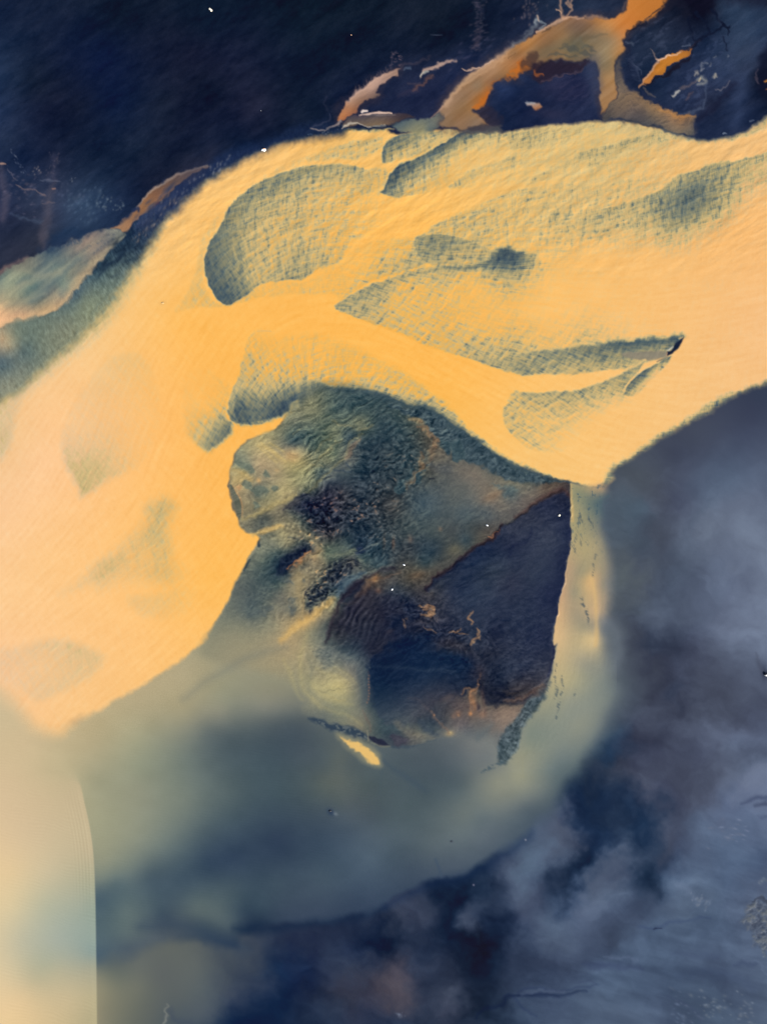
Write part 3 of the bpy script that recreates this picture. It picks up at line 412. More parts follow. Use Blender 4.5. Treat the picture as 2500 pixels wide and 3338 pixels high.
# how rough each part is: hummocks, streaks, wave ridges
RO = rbf(pt("""N4: 300,600,6,6,0 450,430,4,8,0 700,560,4,6,0 400,850,8,6,0 600,900,6,6,0 800,400,6,22,0 900,480,5,22,0 1000,250,4,18,0 750,200,4,16,0 1100,100,6,16,0 1300,320,8,16,0 1500,200,10,12,0 1300,600,10,16,0 1000,650,6,22,0 850,760,6,20,0 1100,680,2,6,0 1000,900,24,6,0 1200,950,26,6,0 1500,850,22,8,0 1600,500,18,8,0 700,1060,16,4,0
N5: 100,300,16,8,0 250,450,16,6,0 150,600,18,8,0 500,750,3,3,0 800,700,3,3,0 300,950,4,4,0 900,900,8,4,0 1200,850,6,6,0 700,1050,5,4,0 1400,770,6,6,0
N6: 300,650,5,3,0 450,350,10,3,0 600,200,12,3,0 700,330,12,3,0 350,850,8,2,0 700,500,10,2,0 780,560,3,0,0 950,500,26,0,0 1150,450,28,0,0 900,700,26,0,0 1000,620,28,0,0 1000,120,30,2,0 1300,130,18,8,0 800,60,24,2,0 1100,280,4,6,0 1400,330,14,10,0 1200,580,2,4,0 900,840,6,2,0 700,960,4,2,0 600,850,9,2,0 1300,700,7,4,13 1200,900,6,4,15 1400,800,6,4,12 1150,1020,8,4,9 1500,1000,4,5,6 1500,500,10,4,2 300,1050,2,1,0
N7: 200,150,8,5,0 600,100,4,4,0 150,480,10,5,0 50,250,16,5,0 100,800,17,4,0 250,900,18,3,0 400,870,15,3,0 520,1000,16,3,0 680,1050,16,3,0 330,720,12,3,0 50,1050,2,6,0 500,600,3,6,0 1000,600,2,4,0 1300,400,1,3,0 600,950,6,4,0
N8: 200,80,10,2,0 200,250,4,2,0 300,330,3,1,0 400,120,5,4,0 600,200,1,4,0 900,100,2,5,0 1200,100,8,4,0 1300,250,10,7,0 1050,350,8,3,0 800,420,5,4,0 700,560,8,3,0 1200,500,3,2,0 500,400,2,2,0"""), wi)
RO = np.clip(RO, 0, 34)
si3 = (LUMP[si] * RO[..., 0] * .95, STREAK[si] * RO[..., 1] * 1.25, RIDGE[si] * RO[..., 2])
# rusty crests on the roughest hummocks
rust = smooth((LUMP[si] - .4) * 1.8) * smooth(vn(XX[si] / 12, YY[si] / 9, 113) * 1.5 + .5) * smooth((RO[..., 0] - 14) / 10) * smooth(BR[si] * 2.2 + .5) * smooth((XX[si] - 930) / 60)
isl = isl + (GRAIN[si] * 1.6)[..., None]
put(a_i, wi, isl)
H[si] = H[si] * (1 - a_i) + a_i * (.012 * (si3[0] * 1.3 + si3[1] * .8 + si3[2]) + .02 * GRAIN[si] * 0)

# ---- the big dark slab of sand on the island's east side
SLAB = "N5: 1420,832 1480,835 1528,885 1540,1000 1540,1105 N7: 1537,0 1552,100 1535,270 1500,420 1460,600 1430,750 1403,950 1390,1105 N8: 1580,40 1565,110 1535,190 1500,240 1400,285 1300,320 1200,330 1140,240 1100,120 950,40 N7: 350,960 280,760 330,640 250,620 280,560 350,480 450,425 550,375 600,310 700,250 800,190 860,130 900,45 N5: 1020,1105 1100,1040 1200,960 1330,880"
SLC = """N7: 1000,50,52,56,78 1200,100,50,56,80 1400,150,54,60,84 900,150,38,46,72 800,250,30,42,72 1000,250,34,42,70 700,350,28,42,72 600,450,32,44,72 450,450,30,40,66 350,550,24,38,64 800,450,44,54,76 900,400,46,56,78 1000,550,48,52,76 800,600,46,56,80 600,600,38,50,78 450,650,42,52,80 600,720,50,60,84 450,780,58,64,86 350,680,56,60,78 900,750,44,52,78 1100,700,42,50,76 1200,500,48,56,80 1350,400,46,54,80 1450,350,34,42,72 1500,100,38,46,76 1350,650,34,42,74 1300,900,40,48,76 1250,1000,38,46,76 1000,950,40,48,74 700,850,46,54,78 550,900,46,52,74 700,1000,46,54,76 850,1000,34,40,66 350,950,48,50,70
N5: 1300,950,40,46,74 1450,870,36,40,64 1200,1030,46,50,72 N8: 1200,50,42,46,66 1350,50,48,54,78 1400,150,44,50,74 1500,50,42,48,74 1500,150,56,58,78 1300,150,44,52,76 1250,250,24,32,54 1200,200,28,36,58 1400,250,60,54,64 1300,300,58,50,56"""
a, win, d = shape(SLAB, (4, 5), (7, 4, 0)); s = S(win)
wsl = rbf(pt("N7: 300,700,.3 300,950,.05 450,1050,0 100,900,0 500,400,1 1400,100,1 1400,900,1 700,1000,.6 N8: 1000,60,0 880,80,0 1060,180,.1 1100,200,.2 1300,250,.8 1500,200,1 1200,330,.3"), win)[..., 0]
a = a * np.clip(wsl, 0, 1)
ST2 = fbm(rot(XX, YY, -24)[0] / 60, rot(XX, YY, -24)[1] / 13, 121, 4, .55)
amp = rbf(pt("N7: 500,600,8 800,450,7 700,750,7 350,600,8 900,200,5 1300,300,2 1300,800,2 1000,700,4 700,1000,8 N8: 1250,250,14 1250,120,10 1450,100,3"), win)[..., 0]
sl = calm_col(rbf(pt(SLC), win, k=4), .8) * np.array([.95, 1, 1.0], dtype=np.float32) + (ST2[s] * amp + GRAIN[s] * 1.2)[..., None]
put(a, win, sl)
H[s] = H[s] * (1 - a) + a * (.6 + .014 * ST2[s] * amp)
line("N7: 930,20,5 870,120,6 800,185,6 700,245,6 600,310,7 540,380,7 440,430,7 350,480,7 280,550,6 255,610,5", (54, 40, 48), 5, .7, (6, 5, 0))
line("N7: 600,340,4 500,425,6 400,480,6 320,540,7 270,600,6", (24, 32, 56), 9, .6, (8, 5, 0))
line("N7: 900,60,1.2 850,125,2 815,135,2", (150, 102, 76), 2, .8, (6, 6, 0))
line("N5: 1060,1060,4 1200,950,6 1320,880,7 1400,835,8 1480,830,8 1530,890,5", (78, 58, 58), 8, .75, (5, 3, 0))
line("N5: 1230,1000,1.5 1290,960,2 1340,935,2 1370,925,1 1400,905,1.5", (24, 30, 52), 4, .6, (4, 3, 0))
line("N7: 1200,50,1.5 1180,110,3 1140,160,4 1090,190,4 1010,230,3 980,310,2", (26, 34, 60), 7, .6, (5, 3, 0))
# rim of the slab towards the east channel
line("N7: 1550,90,2 1535,270,2 1498,430,2 1458,600,2 1430,740,2 1400,960,2 1388,1100,2 N8: 1570,80,3 1540,190,4", (26, 32, 60), 5, .55)
# ---- dark wet ledge under the river bank
LEDGE = "N5: -90,40 0,62 100,90 185,92 280,116 392,176 462,246 542,298 632,348 692,398 790,468 890,530 1010,600 1110,640 1300,703 1450,738 1535,758 1400,757 1150,752 1000,737 920,712 820,652 740,612 650,577 600,552 490,540 480,480 420,500 400,400 300,290 200,190 100,140 0,112"
a, win, d = shape(LEDGE, (7, 7), (8, 6, 0)); s = S(win)
put(a, win, np.array([58, 76, 86]) + (STREAK[s] * 11 + LUMP[s] * 7 + ACROSS[s] * 5)[..., None], .93)
H[s] += a * .02 * (STREAK[s] + ALONG[s])
fill("N5: 850,775 930,770 1000,800 1080,800 1050,850 950,870 920,830", (80, 96, 100), (6, 8), .7, (6, 8, 0))
fill("N5: 80,180 150,170 220,210 180,215", (132, 118, 92), (5, 5), .9, (4, 4, 0))
# olive lumps west of the bare flat, with rusty edges
for q in ["370,340 470,390 480,440 430,480 390,440", "480,400 560,400 600,480 560,560 490,540", "50,690 110,650 220,640 190,680 100,720", "160,700 210,690 215,730 165,760", "220,660 240,650 230,680", "0,740 60,720 80,780 40,830 -40,830", "250,590 300,590 280,630"]:
    fill("N5: " + q, (56, 76, 84), (5, 4), .85, (9, 8, 0))
line("N5: 330,390,6 320,470,8 300,560,7 260,600,5 200,640,4 90,740,4 70,800,4", (128, 104, 82), 9, .5, (12, 8, 0))
line("N5: 230,480,3 225,560,3 N5: 220,610,4 130,740,4", (150, 112, 80), 5, .45, (10, 8, 0))
line("N5: 160,220,3 250,260,4 330,320,4 350,420,3", (142, 104, 78), 6, .5, (12, 10, 0))
line("N5: 275,720,2 320,716,2", (40, 44, 54), 2, .8)
line("N5: 440,640,10 380,640,14 300,600,10", (82, 86, 90), 16, .5, (8, 0, 0))
blob("N5: 830,920,30,14,-20,140,112,88,.4 900,870,26,10,-20,140,114,90,.4 560,900,2,2,0,60,66,70,.7 N7: 370,70,7,8,0,120,106,92,.7 100,160,8,14,0,112,92,84,.5 500,260,20,14,0,112,108,88,.5 200,500,30,14,-20,116,92,72,.5")
# ---- west lobe: pale silt with olive islets
for q in ["430,680 450,645 500,665 495,715 460,720", "260,770 330,760 350,800 290,820", "340,810 420,785 470,830 440,860 400,870 345,845", "500,800 540,780 560,815 520,835", "170,560 220,540 330,600 340,670 260,650 190,600", "320,950 370,930 390,960 340,990"]:
    a, win, d = fill("N4: " + q, (104, 114, 102), (5, 5), .85, (7, 6, 0)); H[S(win)] += a * .03 * HATCH[S(win)]
a, win, d = fill("N4: 140,780 165,790 200,860 240,930 250,1000 235,1090 210,1060 185,960 155,870", (98, 102, 90), (3, 3), .9, (2, 2, 0))
line("N4: 165,785,1.5 205,850,2 235,910,2 250,990,2 245,1060,1.5", (196, 152, 104), 3, .7)
line("N4: 160,640,6 260,690,8 340,740,6", (196, 166, 106), 10, .55, (4, 4, 0))
fill("N4: 190,790 240,780 250,800 220,835", (190, 148, 104), (4, 5), .7, (2, 2, 0))
blob("N4: 400,735,8,8,0,200,158,104,.8 560,640,8,6,0,190,160,112,.6 690,510,22,16,20,186,152,106,.6 480,440,40,10,40,196,172,116,.6 560,500,34,9,45,192,166,112,.6")
for q in ["380,420,3 470,500,4 560,570,4", "420,400,3 520,470,5 640,560,5", "500,400,3 570,440,4 620,480,4"]:
    line("N4: " + q, (200, 176, 116), 5, .5, (3, 3, 0))
for q in ["690,335,2 770,285,2", "900,480,2 960,400,3 1060,330,2", "950,520,3 1040,430,3 1150,360,2", "820,650,2 960,520,3 1060,440,3", "800,840,3 900,770,4 1000,680,4 1100,590,4 1190,510,4 1230,400,4 1330,320,3", "1280,270,3 1360,250,4 1420,230,3", "1060,200,3 1130,225,3 1250,235,2", "740,600,6 850,580,4 960,600,2"]:
    line("N4: " + q, (152, 142, 104), 6, .5, (6, 5, 0))
line("N4: 1020,720,6 1110,660,10 1190,600,14 1260,560,10", (92, 98, 98), 10, .75, (6, 4, 0))
line("N4: 1180,540,4 1220,500,7 1240,440,7 1320,360,3", (122, 108, 94), 5, .8, (4, 3, 0))
line("N4: 1080,650,2 1150,655,2 1230,655,1 N4: 1180,580,2", (40, 58, 78), 5, .6, (5, 4, 0))
line("N4: 730,900,5 780,860,7 830,850,4", (40, 46, 62), 5, .8, (5, 5, 0))
line("N4: 620,1000,4 700,940,9 760,920,8", (62, 62, 70), 6, .7, (6, 6, 0))
line("N4: 260,1090,5 400,1010,8 540,930,8 640,900,8 730,860,4", (176, 158, 106), 9, .6, (7, 5, 0))
# ---- breach channel and the silt fan behind it
line("N6: 350,130,5 400,105,7 470,75,8 540,55,8 620,40,6", (206, 172, 108), 6, .75, (3, 3, 0))
line("N6: 400,220,5 395,190,4 410,160,2", (44, 60, 74), 4, .9)
line("N6: 265,440,3 300,370,4 320,340,2", (48, 62, 70), 3, .85)
line("N6: 410,160,3 480,120,4 560,130,2", (100, 104, 92), 6, .6, (4, 4, 0))
line("N6: 660,145,2 740,150,3 800,165,2 850,200,3", (78, 82, 80), 4, .8, (4, 3, 0))
line("N6: 620,20,10 680,70,14 780,110,10 880,160,10 930,220,8 950,260,5", (132, 124, 100), 10, .7, (4, 4, 0))
a, win, d = fill("N6: 560,420 640,310 720,270 800,270 880,290 830,320 740,380 690,430 640,470 580,480", (24, 34, 54), (8, 12), .85, (10, 8, 0))
line("N6: 690,420,3 740,380,5 800,350,5 860,305,4 890,280,3", (176, 124, 84), 4, .8, (8, 7, 0))
line("N6: 700,450,4 800,370,6 900,310,8 950,270,6", (160, 136, 100), 8, .6, (6, 5, 0))
fill("N6: 1010,330 1060,280 1150,260 1260,245 1290,270 1240,300 1120,320 1060,335", (104, 112, 98), (6, 8), .85, (6, 5, 0))
line("N6: 1270,285,3 1330,260,7 1300,240,8", (22, 36, 60), 5, .85, (3, 3, 0))
line("N6: 1310,265,1.5 1400,220,3 1480,195,2", (98, 110, 112), 3, .8)
line("N6: 1110,670,6 1170,610,12 1230,555,13 1300,500,9 1370,450,5", (74, 92, 104), 7, .85, (5, 4, 0))
line("N6: 1150,680,6 1230,600,6 1300,540,5 1380,480,5 1500,430,5 1600,395,3", (108, 116, 112), 6, .55, (6, 5, 0))
line("N6: 1150,740,9 1210,650,14 1290,590,13 1360,560,6", (28, 34, 52), 9, .8, (7, 5, 0))
line("N6: 590,1080,6 680,990,10 760,940,10 830,900,11 900,840,10 1000,760,8 1060,720,6", (212, 172, 104), 11, .7, (5, 5, 0))
line("N6: 760,480,16 770,560,14 760,640,10 790,720,5 790,820,4 785,880,4", (154, 138, 104), 9, .7, (4, 4, 0))
line("N6: 800,640,2 800,760,3 785,850,3", (176, 154, 112), 3, .5)
for q in ["820,640 880,600 950,560 1060,600 1090,640 1000,710 900,790 840,790", "1010,420 1100,360 1280,360 1300,420 1200,500 1080,560 980,540"]:
    a, win, d = shape("N6: " + q, (8, 8), (8, 6, 0)); s = S(win)
    t = smooth(LUMP[s] * -1.2 + .55)
    put(a * t, win, (44, 50, 64), .6); H[s] += a * .22 * LUMP[s]
for q in ["660,720,6 700,710,8 720,740,6", "670,760,6 710,790,6 720,850,4", "640,520,4 680,520,7 700,550,4", "810,510,4 830,520,5", "300,840,5 420,840,7 500,780,4"]:
    line("N6: " + q, (82, 92, 94), 6, .6, (8, 7, 0))
# old bank edge
line("K: 300,235,3 235,255,4 180,295,6 130,345,7 100,400,7 82,450,6 70,490,4", (40, 34, 46), 8, .7, (6, 5, 0))
line("K: 320,250,3 260,275,4 205,320,4 160,370,3", (112, 86, 70), 7, .4, (8, 6, 0))
line("N6: 1130,740,4 1220,760,3 1250,730,2", (104, 96, 92), 4, .6, (4, 4, 0))
line("N6: 1300,670,6 1400,560,8 1450,510,5", (136, 100, 74), 9, .5, (9, 7, 0))
blob("N6: 1440,520,12,16,20,170,122,82,.6 1470,630,12,9,0,140,100,80,.6 1590,990,16,8,-30,100,74,66,.6 1500,180,6,30,0,110,88,74,.3 1600,200,6,20,0,130,96,78,.5")
# ---- dark pool in the south-west of the island
a, win, d = shape("N8: 395,20 435,90 466,150 478,250 478,340 495,430 560,470 640,420 720,330 760,150 700,10 N6: 1500,900 1350,1000", (4, 60), (3, 3, 0))
put(a, win, calm_col(rbf(pt("N8: 490,60,36,44,66 560,120,28,42,68 500,200,24,42,70 505,300,18,36,66 560,300,24,44,72 520,400,38,56,78 650,200,32,48,74 650,330,40,56,80"), win), .62) + (fbm(XX[S(win)] / 40, YY[S(win)] / 12, 131, 3) * 3)[..., None], .75)
for k in range(11):
    y = 170 + k * 18
    blob("N8: %d,%d,3.2,3.6,0,150,110,92,.7" % (463 - max(0, k - 8) * 5 + (k % 2) * 3, y), .3)
line("N8: 400,140,5 425,230,6 440,320,6 430,360,4", (70, 80, 88), 8, .5, (4, 0, 0))
line("N8: 170,290,1.5 240,280,2 300,270,1.5 350,265,1", (130, 126, 100), 3, .5, (6, 5, 0))
line("N8: 200,300,2 260,330,2 320,335,2", (186, 168, 114), 6, .4, (6, 4, 0))
for k in range(9):
    y = 20 + k * 13
    line("N8: %d,%d,1.5 %d,%d,2.5 %d,%d,1.5" % (130 + k * 7, y + 22, 190 + k * 6, y + 10, 235 + k * 2, y - 6), (86, 98, 100), 3, .5, (7, 5, 0))
line("N8: 480,140,2 620,150,4 800,155,4 1050,185,2", (58, 70, 90), 8, .35, (6, 0, 0))
line("N8: 820,170,3 950,160,3 1070,150,2", (40, 56, 84), 10, .3, (4, 0, 0))
fill("J: 418,695 470,655 520,632 560,648 580,668 640,688 668,720 674,762 640,778 575,795 530,830 480,850 445,835 425,795 417,740",
     "J: 440,700,18,32,58 540,660,14,32,60 640,710,18,36,62 660,760,20,32,54 540,740,30,46,70 480,760,24,40,64 460,820,58,70,84 480,845,70,80,88 560,790,60,62,74 520,800,58,66,80 440,770,26,44,66 435,740,18,36,62", (5, 9), .88, (8, 8, 0))
line("J: 425,712,2 520,714,4 620,722,3", (56, 70, 88), 8, .4, (6, 0, 0))
fill("J: 670,740 700,760 760,775 800,765 780,790 720,800 680,790", (24, 30, 48), (8, 10), .7, (8, 7, 0))
fill("J: 352,612 362,575 400,535 450,540 500,560 560,600 540,640 480,650 440,682 405,665 375,640", (38, 40, 56), (26, 20), .6, (10, 8, 0))
for q in ["90,-60,3 60,60,5 55,180,6 90,290,5 170,380,3", "150,150,2 220,190,4 300,200,3 350,240,2", "110,220,2 180,300,4 280,350,4 360,360,2", "130,330,2 220,390,3 330,430,3 420,480,2", "250,150,2 330,170,3 380,230,2", "-40,100,3 10,220,5 60,330,4"]:
    line("N8: " + q, (192, 178, 122), 12, .32, (6, 2, 0))
line("N8: 95,60,3 120,150,4 110,240,3 150,330,2", (116, 120, 108), 12, .35, (6, 2, 0))
line("N8: 380,110,4 420,190,6 435,280,6 430,370,4", (92, 100, 102), 16, .45, (5, 0, 0))
# ---- southern rim of the island
fill("N8: 95,440 150,440 210,465 330,490 420,525 475,550 455,575 380,562 300,545 230,525 180,492", (46, 62, 80), (7, 8), .9, (6, 5, 0), tex=None)
a, win, d = shape("N8: 150,450 210,465 330,490 420,525 475,550 455,575 300,545 230,525", (4, 4), (5, 5, 0)); s = S(win)
put(a * smooth(LUMP[s] * 1.3 + .2), win, (104, 112, 112), .7)
fill("N8: 472,553 530,560 560,580 585,607 545,605 500,592 475,575", (34, 38, 58), (3, 4), .9, (3, 3, 0))
line("N8: 440,400,2 460,470,3 490,520,3", (110, 96, 88), 5, .5, (6, 4, 0))
line("N8: 455,520,2 462,580,2", (140, 134, 116), 3, .7)
fill("N8: 590,550 640,540 700,560 680,605 630,605", (66, 64, 78), (6, 7), .7, (6, 6, 0))
line("N8: 600,612,3 700,616,4 780,598,3 860,572,2", (62, 78, 92), 5, .6, (3, 3, 0))
line("N8: 640,470,8 720,530,10 800,540,8 850,550,4", (124, 118, 104), 12, .45, (6, 4, 0))
line("N8: 770,460,7 820,510,9 870,545,5", (58, 70, 84), 9, .7, (4, 3, 0))
fill("N8: 270,545 340,560 430,590 510,640 530,700 525,735 460,715 400,670 340,615", (168, 158, 120), (16, 10), .6, (4, 2, 0))
a, win, d = fill("N8: 288,560 335,577 420,600 490,640 522,690 520,722 470,712 420,668 360,622", (236, 192, 114), (4, 6), .95, (5, 5, 0))
line("N8: 480,590,2 540,612,3 590,612,2", (140, 138, 116), 4, .5)
for q in ["1120,240,3 1110,280,5 1085,310,5 1070,350,5 1072,420,5", "1020,290,3 1050,266,4 1090,300,4", "1090,350,4 1110,365,3 1100,390,2", "1140,170,2 1125,210,3 1118,240,4"]:
    line("N8: " + q, (176, 128, 90), 6, .6, (7, 6, 0))
blob("N8: 1090,370,12,30,10,176,124,86,.6 1145,425,18,14,0,158,120,96,.6 1040,400,30,20,0,96,82,80,.4 1170,360,8,40,0,84,66,66,.5 1120,385,10,12,0,56,52,64,.7 1000,400,40,30,0,92,78,78,.4")
blob("N8: 1070,420,6,6,0,190,132,88,.8 995,425,12,10,0,138,108,90,.7 970,440,8,8,0,140,112,96,.6 855,428,3,4,0,180,130,96,.9 940,540,14,8,-10,172,150,112,.8 950,530,5,4,0,200,180,130,.7 1000,430,4,4,0,190,140,100,.6 930,350,26,10,-25,96,84,82,.5")
line("N8: 830,400,2 865,440,2.5 890,480,2.5 940,530,3", (130, 106, 92), 5, .55, (4, 4, 0))
line("N8: 700,320,2 760,330,2 820,380,2", (84, 78, 84), 9, .4, (6, 4, 0))
line("N8: 1515,245,4 1440,290,7 1360,320,7 1280,335,5", (118, 92, 78), 9, .6, (9, 6, 0))
for q in ["1140,250,1.5 1180,320,2 1260,350,2", "1180,240,2 1240,300,2 1330,320,1.5", "1160,200,2 1260,260,2.5 1380,270,2"]:
    line("N8: " + q, (22, 28, 48), 5, .6, (6, 5, 0))
line("N8: 1380,370,5 1310,430,12 1270,500,10", (142, 120, 104), 20, .4, (6, 4, 0))
line("N8: 1190,480,6 1150,540,10 1120,560,8", (88, 100, 106), 16, .5, (6, 4, 0))

# ---- gilded silt threads where the slab breaks up
for q in ["205,750,3 240,760,4 270,766,4 320,772,3", "320,775,4 300,810,6 285,835,7 320,830,3", "200,862,4 250,862,6 290,870,5 300,850,4", "230,800,3 270,780,3", "652,835,3 648,860,5 656,895,4", "450,1000,2 500,1005,4 535,990,4 555,968,5", "720,955,3 728,990,4 718,1030,3", "640,1100,3 680,1070,5 735,1048,4", "560,1010,2 640,1040,2", "20,900,3 45,950,4", "60,880,3 90,870,3", "230,960,2 300,980,3 330,1010,3"]:
    line("N7: " + q, (168, 128, 96), 4.5, .75, (7, 7, 0))
for q in ["60,740 140,720 220,830 160,900 40,880", "240,960 340,1000 380,1060 300,1080 240,1020", "-60,860 20,900 60,980 0,1020 -80,960"]:
    fill("N7: " + q, (26, 38, 62), (14, 16), .5, (12, 10, 0))
blob("N8: 1120,200,30,40,0,50,46,58,.5 1150,160,20,40,0,62,56,64,.4 940,20,60,24,0,70,60,64,.35 1060,20,60,20,10,74,64,64,.35")
# ---- grain of the whole island: hummocks, streaks, old wave ridges
fade_i = np.clip(1.15 - dis * .9, .1, 1)
tk = smooth((C[si].mean(-1, keepdims=True) - 48) / 50); tint = np.array([1, .97, .95], dtype=np.float32) * (1 - tk) + np.array([1.12, 1.05, .68], dtype=np.float32) * tk
gt = (si3[0] * 1.15 + si3[1] * 1.25 + si3[2])[..., None]
C[si] += (a_i * fade_i)[..., None] * (np.where(gt > 0, gt * tint, gt * np.array([1.0, .86, .7], dtype=np.float32)) + rust[..., None] * np.array([46, 20, 2], dtype=np.float32))

# ---------------------------------------------------------------- east channel
EC = "N5: 1540,750 R4: 800,968 850,985 960,992 955,1114 R6: 945,60 962,130 975,200 980,280 975,340 966,400 962,500 960,590 980,700 900,800 820,900 740,1000 640,1060 560,1060 N8: 1380,560 1400,470 1500,340 1550,230 1575,100 1592,0 N7: 1392,1105 1405,950 1432,750 1462,600 1502,420 1537,270 1552,100 1540,0"
a, win, d = shape(EC, (5, 6), (2, 2, 0)); s = S(win)
east = rbf(pt("R6: 820,60,5 800,300,5 740,500,5 700,700,5 620,850,14 930,100,40 940,280,50 930,480,50 960,650,90 900,800,110 700,1000,120 R4: 900,990,24 970,1050,40 810,980,4"), win)[..., 0]
a = smooth((d + east * .5) / np.maximum(east, 6))
put(a, win, calm_col(rbf(pt("""R6: 830,60,164,154,112 870,150,176,160,115 860,250,165,152,115 910,130,168,154,116 800,230,185,155,118 780,330,195,158,118 760,430,212,172,122 765,530,215,180,128 760,620,198,174,126 820,330,160,148,118 830,430,165,150,120 820,550,190,170,126 850,620,170,160,130 895,280,215,174,115 910,330,202,168,118 915,430,195,165,125 910,530,210,182,130 920,590,175,162,128 880,480,160,150,122 940,300,160,145,120 880,650,150,148,128 780,720,180,168,126 720,780,160,156,124 800,800,148,150,130 750,880,138,144,128 680,900,130,138,124 620,950,126,136,122 600,1040,146,147,122 840,700,165,160,128 950,500,120,124,124 900,20,130,132,112 960,40,92,104,112
R4: 850,1010,140,140,110 900,1040,110,120,110 960,1030,92,106,110 830,1080,160,152,112 1000,1050,88,98,110 900,1000,170,150,112 950,995,176,146,112"""), win, k=4), .88) + (GRAIN[s] * 1.1)[..., None])
fl_ = smooth((HATCH[s] - .9) * .9) * rbf(pt("R4: 850,1020,1 900,1050,1 960,1030,1 820,1090,.8 R6: 840,100,.5 900,60,.6 860,200,0 800,400,0 900,500,0 800,800,0"), win)[..., 0]
put(np.clip(fl_, 0, 1) * a, win, (70, 92, 104), .8); H[s] += a * .02 * HATCH[s]
line("N5: 1550,770,2 1552,900,3 1560,1000,4 1560,1100,4", (206, 172, 112), 5, .7)
line("R6: 895,270,5 905,310,6 915,400,6 920,500,8 915,560,6", (218, 182, 124), 7, .6, (2, 0, 0))
line("R6: 935,120,2 945,250,2 940,400,2 935,480,2", (140, 136, 116), 9, .4, (2, 0, 0))
line("R6: 940,460,8 990,480,14 1010,560,18 1000,650,14", (116, 126, 136), 30, .45, (8, 0, 8))
# dark weed-like flecks lying along the current
def flecks(text, col=(58, 74, 88), op=.8):
    line(text, col, 5, op * .7, (2, 3, 0), smooth(ACROSS * .5 + .6))
for q in ["845,345,2 860,385,4 875,420,3 885,470,2", "862,385,2 880,445,2", "772,695,2 768,760,4 757,820,4 744,878,3", "748,640,2 740,700,3 745,740,4 742,790,4", "830,760,1 822,792,2", "720,720,2 700,760,3 680,800,4", "850,90,2 850,130,2", "905,230,2 905,262,3", "820,130,4 825,165,2", "850,0,5 862,40,4", "890,20,4 905,50,3", "915,170,2 905,220,2", "835,60,3 828,110,3"]:
    flecks("R6: " + q)
# textured foot at the island's south-east corner
a, win, d = shape("N8: 1240,690 1245,600 1270,530 1320,480 1365,430 1400,345 1450,330 1510,290 1480,370 1420,450 1380,505 1368,580 1340,650 1290,705 1255,722", (8, 8), (6, 5, 0)); s = S(win)
put(a, win, np.array([64, 82, 92]) + (LUMP[s] * 22 + HATCH[s] * 10)[..., None], .78); H[s] += a * .1 * LUMP[s]
flecks("N8: 1275,712,5 1240,725,7 1190,745,6 1140,768,4", (62, 82, 94), .9)
flecks("N8: 1500,340,3 1520,310,6 1535,280,3", (74, 92, 100), .7)
line("N8: 1385,700,2 1388,800,3", (150, 150, 122), 7, .35)

# ---------------------------------------------------------------- western bank
a, win, d = shape("N3: 900,615 1000,500 1090,440 1180,370 1240,310 1320,240 1400,185 1500,135 1657,50 F: 640,290 700,270 740,284 650,298 575,318 520,345 470,371 N3: 1550,190 1455,250 1368,335 1240,460 1115,600 1045,700 970,810 895,910 815,1020 655,1200 R3: 480,170 340,330 200,450 80,555 0,600 -300,770 -300,380 0,297 120,266 220,236 330,130", (34, 12), (8, 4, 0)); s = S(win)
wb = rbf(pt("N3: 1500,180,3 1200,380,4 1000,600,12 850,800,16 700,950,12 R3: 300,250,10 100,430,10 0,500,10 0,350,6"), win)[..., 0]
put(a, win, rbf(pt("""N3: 1500,160,32,46,78 1200,380,36,48,80 1000,580,38,54,80 950,650,32,50,74 850,750,56,76,90 750,850,60,82,94 650,950,78,98,104 800,900,88,106,106 560,1080,84,102,106
R3: 400,80,66,88,98 300,200,92,110,110 200,280,112,124,112 350,180,104,118,110 50,330,140,140,118 50,380,158,150,124 20,350,184,162,128 100,400,94,110,108 20,450,84,102,108 80,470,112,122,114 180,380,116,126,112 280,300,124,130,112 20,540,132,136,120 -100,450,84,102,108 F: 600,300,26,40,70"""), win) + (ACROSS[s] * wb * .5 + STREAK[s] * wb * .3 + GRAIN[s])[..., None] * np.array([.9, 1, .92], dtype=np.float32))
H[s] += a * ACROSS[s] * wb * .006
a, win, d = shape("N3: -300,1050 -100,960 0,918 50,880 140,832 200,790 330,742 450,690 600,652 740,602 860,590 905,612 880,662 815,700 740,800 660,905 560,1012 480,1105 R3: 320,140 220,236 120,264 50,277 0,297 -300,400", (5, 6), (7, 5, 0)); s = S(win)
gx_, gy_ = rot(XX[s], YY[s], -38)
gst = fbm(gx_ / 150 + .6 * WXl[s], gy_ / 26, 141, 3)
put(a, win, rbf(pt("""N3: 50,1000,140,152,132 100,900,134,146,128 200,830,148,150,128 300,900,106,124,122 400,880,114,132,126 450,1000,120,136,126 300,1050,104,122,120 550,720,146,136,122 650,680,158,140,122 760,650,120,120,116 850,640,135,140,128 650,850,150,142,122 550,950,158,150,125 500,1080,170,155,128 600,800,122,128,120 400,760,80,102,112 200,950,110,130,120 330,780,92,112,116
R3: 0,100,112,130,124 100,100,124,140,126 50,200,160,152,125 0,240,220,182,140 100,250,205,172,135 200,220,180,160,125 150,180,110,125,118 250,130,118,128,120 20,270,230,188,145"""), win, k=4) * np.array([1.04, 1.0, .98], dtype=np.float32) + (gst * 13 + fbm(gx_ / 60, gy_ / 9, 145, 3) * 10 + ACROSS[s] * 2.2 + GRAIN[s] * 1.2)[..., None] * np.array([1.1, .95, .6], dtype=np.float32))
H[s] += a * (ACROSS[s] * .03 + gst * .05)
line("R3: 320,135,3 270,190,5 210,230,6 120,262,7 50,276,7 0,292,6 -100,320,6", (206, 174, 132), 8, .55, (3, 2, 0))
